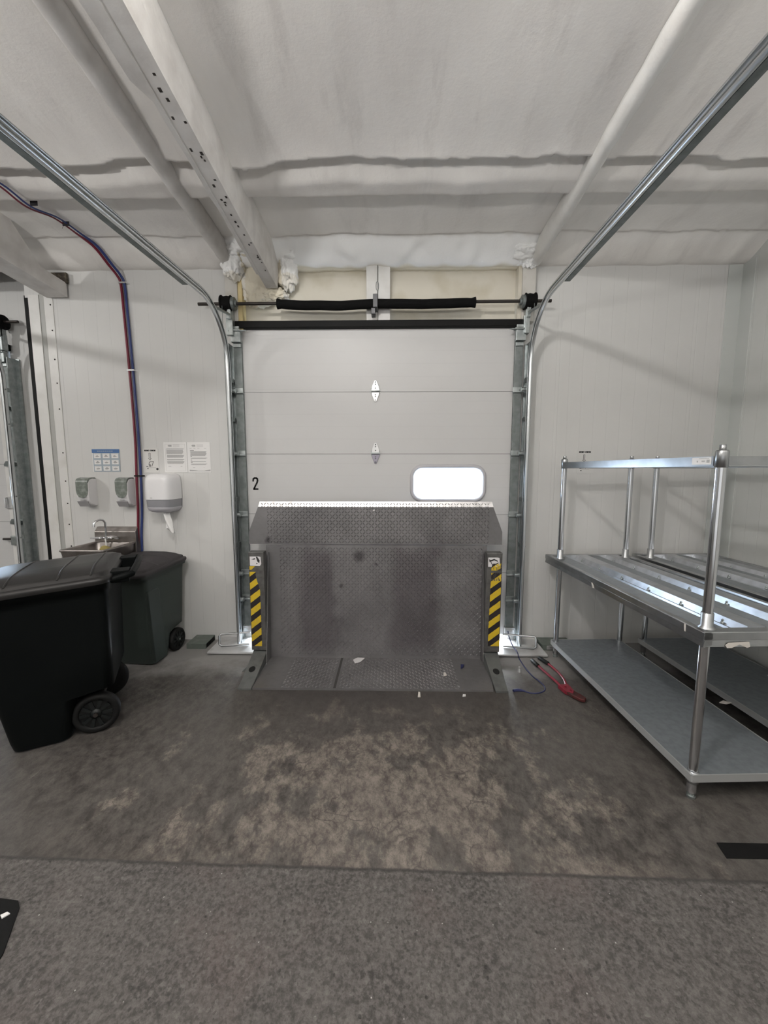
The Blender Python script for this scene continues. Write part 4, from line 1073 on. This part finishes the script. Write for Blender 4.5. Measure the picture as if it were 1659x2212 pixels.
sheet('numbered_notice', 1.612, 1.760, 1.540, 1.740, 'numbered sheet with down arrow partly behind the rack rail', 'notice', drawn('68'), mat('dull_white_paper', (.66, .655, .64), .6))

# sink
t = thing('hand_sink', 'small wall-hung stainless hand sink behind the big bin', 'sink', (-2.46, YB, .93))
SX0, SX1, SY0, SZ = -2.645, -2.275, 2.985, .935
mb = MB().prism([(YB, .80), (YB, 1.062), (YB-.028, 1.062), (YB-.062, 1.022), (YB-.062, .80)], lambda y, z, tt: Vector((tt, y, z)), SX0, SX1)
mb.build('backsplash', STAIND, t, .004)
def rr_(x0, x1, y0, y1, r, z): return [Vector(((x0+x1)/2+px, (y0+y1)/2+py, z)) for px, py in rrect((x1-x0)/2, (y1-y0)/2, r, 6)]
yb = YB-.06
mb = MB().loft([rr_(SX0+.04, SX1-.04, SY0+.05, yb-.03, .05, .795), rr_(SX0+.01, SX1-.01, SY0+.015, yb, .04, .83), rr_(SX0+.004, SX1-.004, SY0+.005, yb, .03, .915), rr_(SX0, SX1, SY0, yb, .02, SZ-.012), rr_(SX0, SX1, SY0, yb, .02, SZ),
                rr_(SX0+.022, SX1-.022, SY0+.022, yb-.015, .03, SZ), rr_(SX0+.03, SX1-.03, SY0+.03, yb-.02, .03, SZ-.012), rr_(SX0+.05, SX1-.05, SY0+.055, yb-.04, .05, .82)], 0, True, (True, True))
mb.build('basin', STAIND, t)
fx = -2.515; fy = YB-.075
fa = thing_f = MB().cyl((fx, YB-.062, .972), (fx, YB-.10, .972), .016, 16).tube([(fx, fy-.02, .972), (fx, fy-.02, 1.06), (fx, fy-.022, 1.11), (fx-.008, fy-.035, 1.132), (fx-.022, fy-.055, 1.138), (fx-.036, fy-.08, 1.128), (fx-.042, fy-.095, 1.108), (fx-.043, fy-.10, 1.080)], .0085, 12).build('faucet', CHROME, t)
mb = MB().cyl((fx-.10, YB-.085, .970), (fx+.10, YB-.085, .970), .011, 12)
mb.ball((fx-.045, YB-.105, .972), (.016, .02, .016), 1, .05, 1, 0, 3).ball((fx+.055, YB-.105, .974), (.018, .02, .016), 1, .05, 1, 0, 3)
mb.tube([(fx+.05, YB-.11, .976), (fx+.12, YB-.125, .985)], [.009, .006], 10).tube([(fx+.05, YB-.10, .966), (fx+.12, YB-.11, .965)], [.008, .005], 10).tube([(fx-.045, YB-.11, .972), (fx-.12, YB-.125, .976)], [.007, .005], 10)
mb.build('tap_handle', CHROME, fa)
mb = MB().ball((-2.50, 3.30, .872), (.045, .035, .040), 3, .12, 3., 0, 3)
single(mb, 'sponge', SPONGE, 'yellow sponge in the hand sink', 'sponge')
single(MB().tube([(-2.515, 3.33, .97), (-2.512, 3.335, .92), (-2.512, 3.33, .87)], .006, 8), 'brush_stick', PAPER, 'white plastic stick standing behind the sponge in the sink', 'brush')

# ------------------------------------------------------------------ floor things
t = thing('bolt_cutter', 'long red bolt cutter with black grips lying on the floor by the rack', 'bolt cutter', (1.22, 2.75, 0))
def arm(pts, nm):
    P = [Vector(p) for p in pts]; q = []
    for i in range(len(P)-1):
        a, b, c, d = P[max(i-1, 0)], P[i], P[i+1], P[min(i+2, len(P)-1)]
        for k in range(6):
            u = k/6; q.append(.5*((2*b)+(c-a)*u+(2*a-5*b+4*c-d)*u*u+(3*b-a-3*c+d)*u**3))
    q.append(P[-1]); return MB().tube(q, .0095, 10).build(nm, REDH, t)
h1 = arm([(1.170, 2.955, .025), (1.195, 2.82, .025), (1.215, 2.72, .025), (1.222, 2.655, .022)], 'handle')
h2 = arm([(1.262, 2.990, .025), (1.283, 2.87, .025), (1.284, 2.76, .025), (1.262, 2.66, .022)], 'handle')
MB().tube([(1.150, 3.052, .026), (1.152, 3.045, .026), (1.168, 2.962, .025), (1.170, 2.952, .025)], [.010, .0155, .0155, .013], 12).build('grip', BLACK, h1)
MB().tube([(1.222, 3.095, .026), (1.225, 3.088, .026), (1.260, 3.0, .025), (1.263, 2.988, .025)], [.010, .0155, .0155, .013], 12).build('grip', BLACK, h2)
mb = MB().prism([(1.205, 2.675), (1.280, 2.685), (1.285, 2.60), (1.262, 2.565), (1.222, 2.60)], lambda x, y, tt: Vector((x, y, tt)), .004, .034)
mb.cyl((1.242, 2.645, .03), (1.242, 2.645, .042), .010, 10).cyl((1.262, 2.60, .03), (1.262, 2.60, .042), .009, 10)
hd = mb.build('joint_plate', REDH, t, .003)
MB().prism([(1.228, 2.60), (1.284, 2.615), (1.322, 2.555), (1.330, 2.515), (1.312, 2.497), (1.285, 2.505), (1.250, 2.55)], lambda x, y, tt: Vector((x, y, tt)), .006, .030).build('jaw', RUSTY, t, .006)

pts = [(1.045, 3.36, .14), (1.05, 3.33, .09), (1.062, 3.26, .045), (1.070, 3.16, .034), (1.066, 3.10, .012), (1.068, 2.95, .006), (1.082, 2.83, .006), (1.105, 2.76, .006), (1.116, 2.70, .006), (1.100, 2.645, .006), (1.050, 2.610, .006), (.990, 2.605, .006), (.94, 2.635, .006), (.90, 2.640, .007), (.872, 2.630, .008)]
P = [Vector(p) for p in pts]; q = []
for i in range(len(P)-1):
    a, b, c, d = P[max(i-1, 0)], P[i], P[i+1], P[min(i+2, len(P)-1)]
    for k in range(6):
        u = k/6; q.append(.5*((2*b)+(c-a)*u+(2*a-5*b+4*c-d)*u*u+(3*b-a-3*c+d)*u**3))
q.append(P[-1]); m = len(q)
t = thing('cord', 'dark blue cord looping on the floor beside the bolt cutter', 'cord', (1.05, 2.7, 0))
MB().tube(q, .0045, 8).build('strand', CORD, t)
MB().tube(q[-16:], [.005+.0055*smooth(0, 6, i)*(1+.3*n2(i*1.7, 3)) for i in range(16)], 8).build('frayed_end', CORD, t)
single(MB().cyl((1.005, 2.908, 0), (1.005, 2.908, .022), .014, 14, r2=.010).cyl((1.005, 2.908, .022), (1.005, 2.908, .040), .008, 12), 'floor_bolt', BRACK, 'small pale bolt standing up from the floor inside the cord loop', 'bolt')
def bit(pts, z, label, m=CARD, t=.004, name='paper_scrap'):
    single(MB().prism(pts, lambda x, y, tt: Vector((x, y, z+tt+.12*abs(x-pts[0][0])*.3)), 0, t), name, m, label, 'litter')
bit([(-.31, 3.04), (-.275, 3.075), (-.215, 3.065), (-.25, 3.0), (-.29, 2.985)], .0165, 'crumpled white paper scrap on the dock plate at its crease', STICK)
bit([(.50, 2.562), (.522, 2.565), (.524, 2.578), (.505, 2.58)], .0, 'tiny bright white chip on the floor just before the dock plate', PAPER, .008)
bit([(.188, 2.55), (.206, 2.55), (.208, 2.60), (.196, 2.61)], .0, 'small tan crumb on the floor before the dock plate', CARD, .006)
bit([(.40, 2.80), (.425, 2.81), (.42, 2.85), (.405, 2.85)], .0165, 'pale crumb lying on the flat part of the dock plate', CARD, .005)
bit([(.55, 2.915), (.57, 2.93), (.585, 2.97), (.56, 2.975)], .0165, 'dark blue scrap lying on the flat part of the dock plate', CORD, .006)
bit([(2.03, 2.30), (2.07, 2.32), (2.10, 2.295), (2.06, 2.285)], .138, 'white scrap on the lower shelf of the rack by the side wall', CARD, .004)
single(MB().prism([(1.378, 1.510), (2.05, 1.510), (2.05, 1.444), (1.365, 1.444)], lambda x, y, tt: Vector((x, y, tt)), 0, .004), 'drain_cover', BLACK, 'black rectangular drain cover in the floor before the near rack leg', 'drain cover', bevel=.001)
single(MB().prism([(-1.335, 1.215), (-1.36, 1.235), (-2.1, 1.30), (-2.1, .85), (-1.235, .95), (-1.26, 1.08)], lambda x, y, tt: Vector((x, y, tt)), 0, .006), 'rubber_mat', BLACK, 'black rubber mat on the rough floor slab, only its corner showing', 'mat')
bit([(-1.375, 1.185), (-1.36, 1.195), (-1.345, 1.19), (-1.36, 1.175)], .006, 'white chip on the corner of the black rubber mat', PAPER, .004)

GROUPS = {'steel_rack': 'slatted steel racks along the side wall', 'soap_dispenser': 'soap dispensers above the sink', 'printed_notice': 'printed notices on the wall',
          'numbered_notice': 'numbered arrow sheets on the wall', 'water_hose': 'hoses down the wall', 'hose_clip': 'clips on the hoses', 'wire_tie': 'ties on the ceiling run',
          'wheeled_bin': 'wheeled bins', 'door_track': 'overhead door tracks', 'torsion_shaft': 'door spring shafts', 'ceiling_beam': 'ceiling beams', 'track_base_plate': 'base plates under the tracks',
          'steel_channel': 'steel channels by the wall', 'tape_scrap': 'scraps on the rack', 'paper_scrap': 'litter on the floor and plates'}
for o in list(COL.objects):
    g = GROUPS.get(o.name.split('.')[0])
    if g and o.parent is None and 'label' in o: o['group'] = g

# ------------------------------------------------------------------ light
def area(name, loc, sx, sy, power, col=(1, 1, 1), rot=(0, 0, 0)):
    l = bpy.data.lights.new(name, 'AREA'); l.shape = 'RECTANGLE'; l.size = sx; l.size_y = sy; l.energy = power; l.color = col
    o = bpy.data.objects.new(name, l); COL.objects.link(o); o.location = loc; o.rotation_euler = rot; return o
warm = (1., .98, .955)
def bulb(name, loc, r, power, col):
    l = bpy.data.lights.new(name, 'POINT'); l.energy = power; l.shadow_soft_size = r; l.color = col
    o = bpy.data.objects.new(name, l); COL.objects.link(o); o.location = loc
bulb('ceiling_lamp', (-.66, .28, 3.55), .06, 112, warm)
bulb('ceiling_lamp', (-5.2, .9, 3.25), .07, 112, warm)
area('fill_uplight', (1.2, -1.3, 2.2), .5, .3, 120, warm, (PI, 0, 0))  # added up-facing fill for the ceiling, no such lamp known
area('fill_uplight', (-2.3, -1.1, 2.2), .5, .3, 185, warm, (PI, 0, 0))  # second added ceiling fill, likewise no known lamp
area('rear_fill', (-2.4, -3.9, 1.1), 7., 2.0, 24, (.92, .96, 1.), (math.radians(90), 0, 0))  # added fill from behind the camera, no opening stands there
for gx in (-1.21, .99):   # daylight outside the gap under the dock door
    area('daylight_under_door', (gx, 3.60, .12), .30, .14, 40, (.9, .96, 1.), (math.radians(-68), 0, 0))
w = bpy.data.worlds.new('sky'); S.world = w; w.use_nodes = True
bg = w.node_tree.nodes['Background']; bg.inputs[0].default_value = (.70, .83, 1., 1); bg.inputs[1].default_value = 15.

# ------------------------------------------------------------------ camera
F, CX, CY = 840., 829.5, 1106.
yaw, pit = math.atan(15.5/F), math.atan(91/F)
fwd = Vector((-math.sin(yaw)*math.cos(pit), math.cos(yaw)*math.cos(pit), -math.sin(pit)))
right = Vector((math.cos(yaw), math.sin(yaw), 0)); upv = right.cross(fwd)
cd = bpy.data.cameras.new('camera'); cam = bpy.data.objects.new('camera', cd); COL.objects.link(cam)
M = Matrix((right, upv, -fwd)).transposed().to_4x4(); M.translation = (0, 0, 1.57)
cam.matrix_world = M; cd.sensor_fit = 'HORIZONTAL'; cd.sensor_width = 36.; cd.lens = 36.*F/1659.; cd.clip_start = .02
S.camera = cam
S.view_settings.view_transform = 'Standard'; S.view_settings.look = 'None'; S.view_settings.exposure = -.10; S.view_settings.gamma = 1.
S.cycles.use_denoising = True
S.cycles.use_adaptive_sampling = True; S.cycles.adaptive_threshold = .06
S.cycles.max_bounces = 7; S.cycles.diffuse_bounces = 4; S.cycles.glossy_bounces = 4
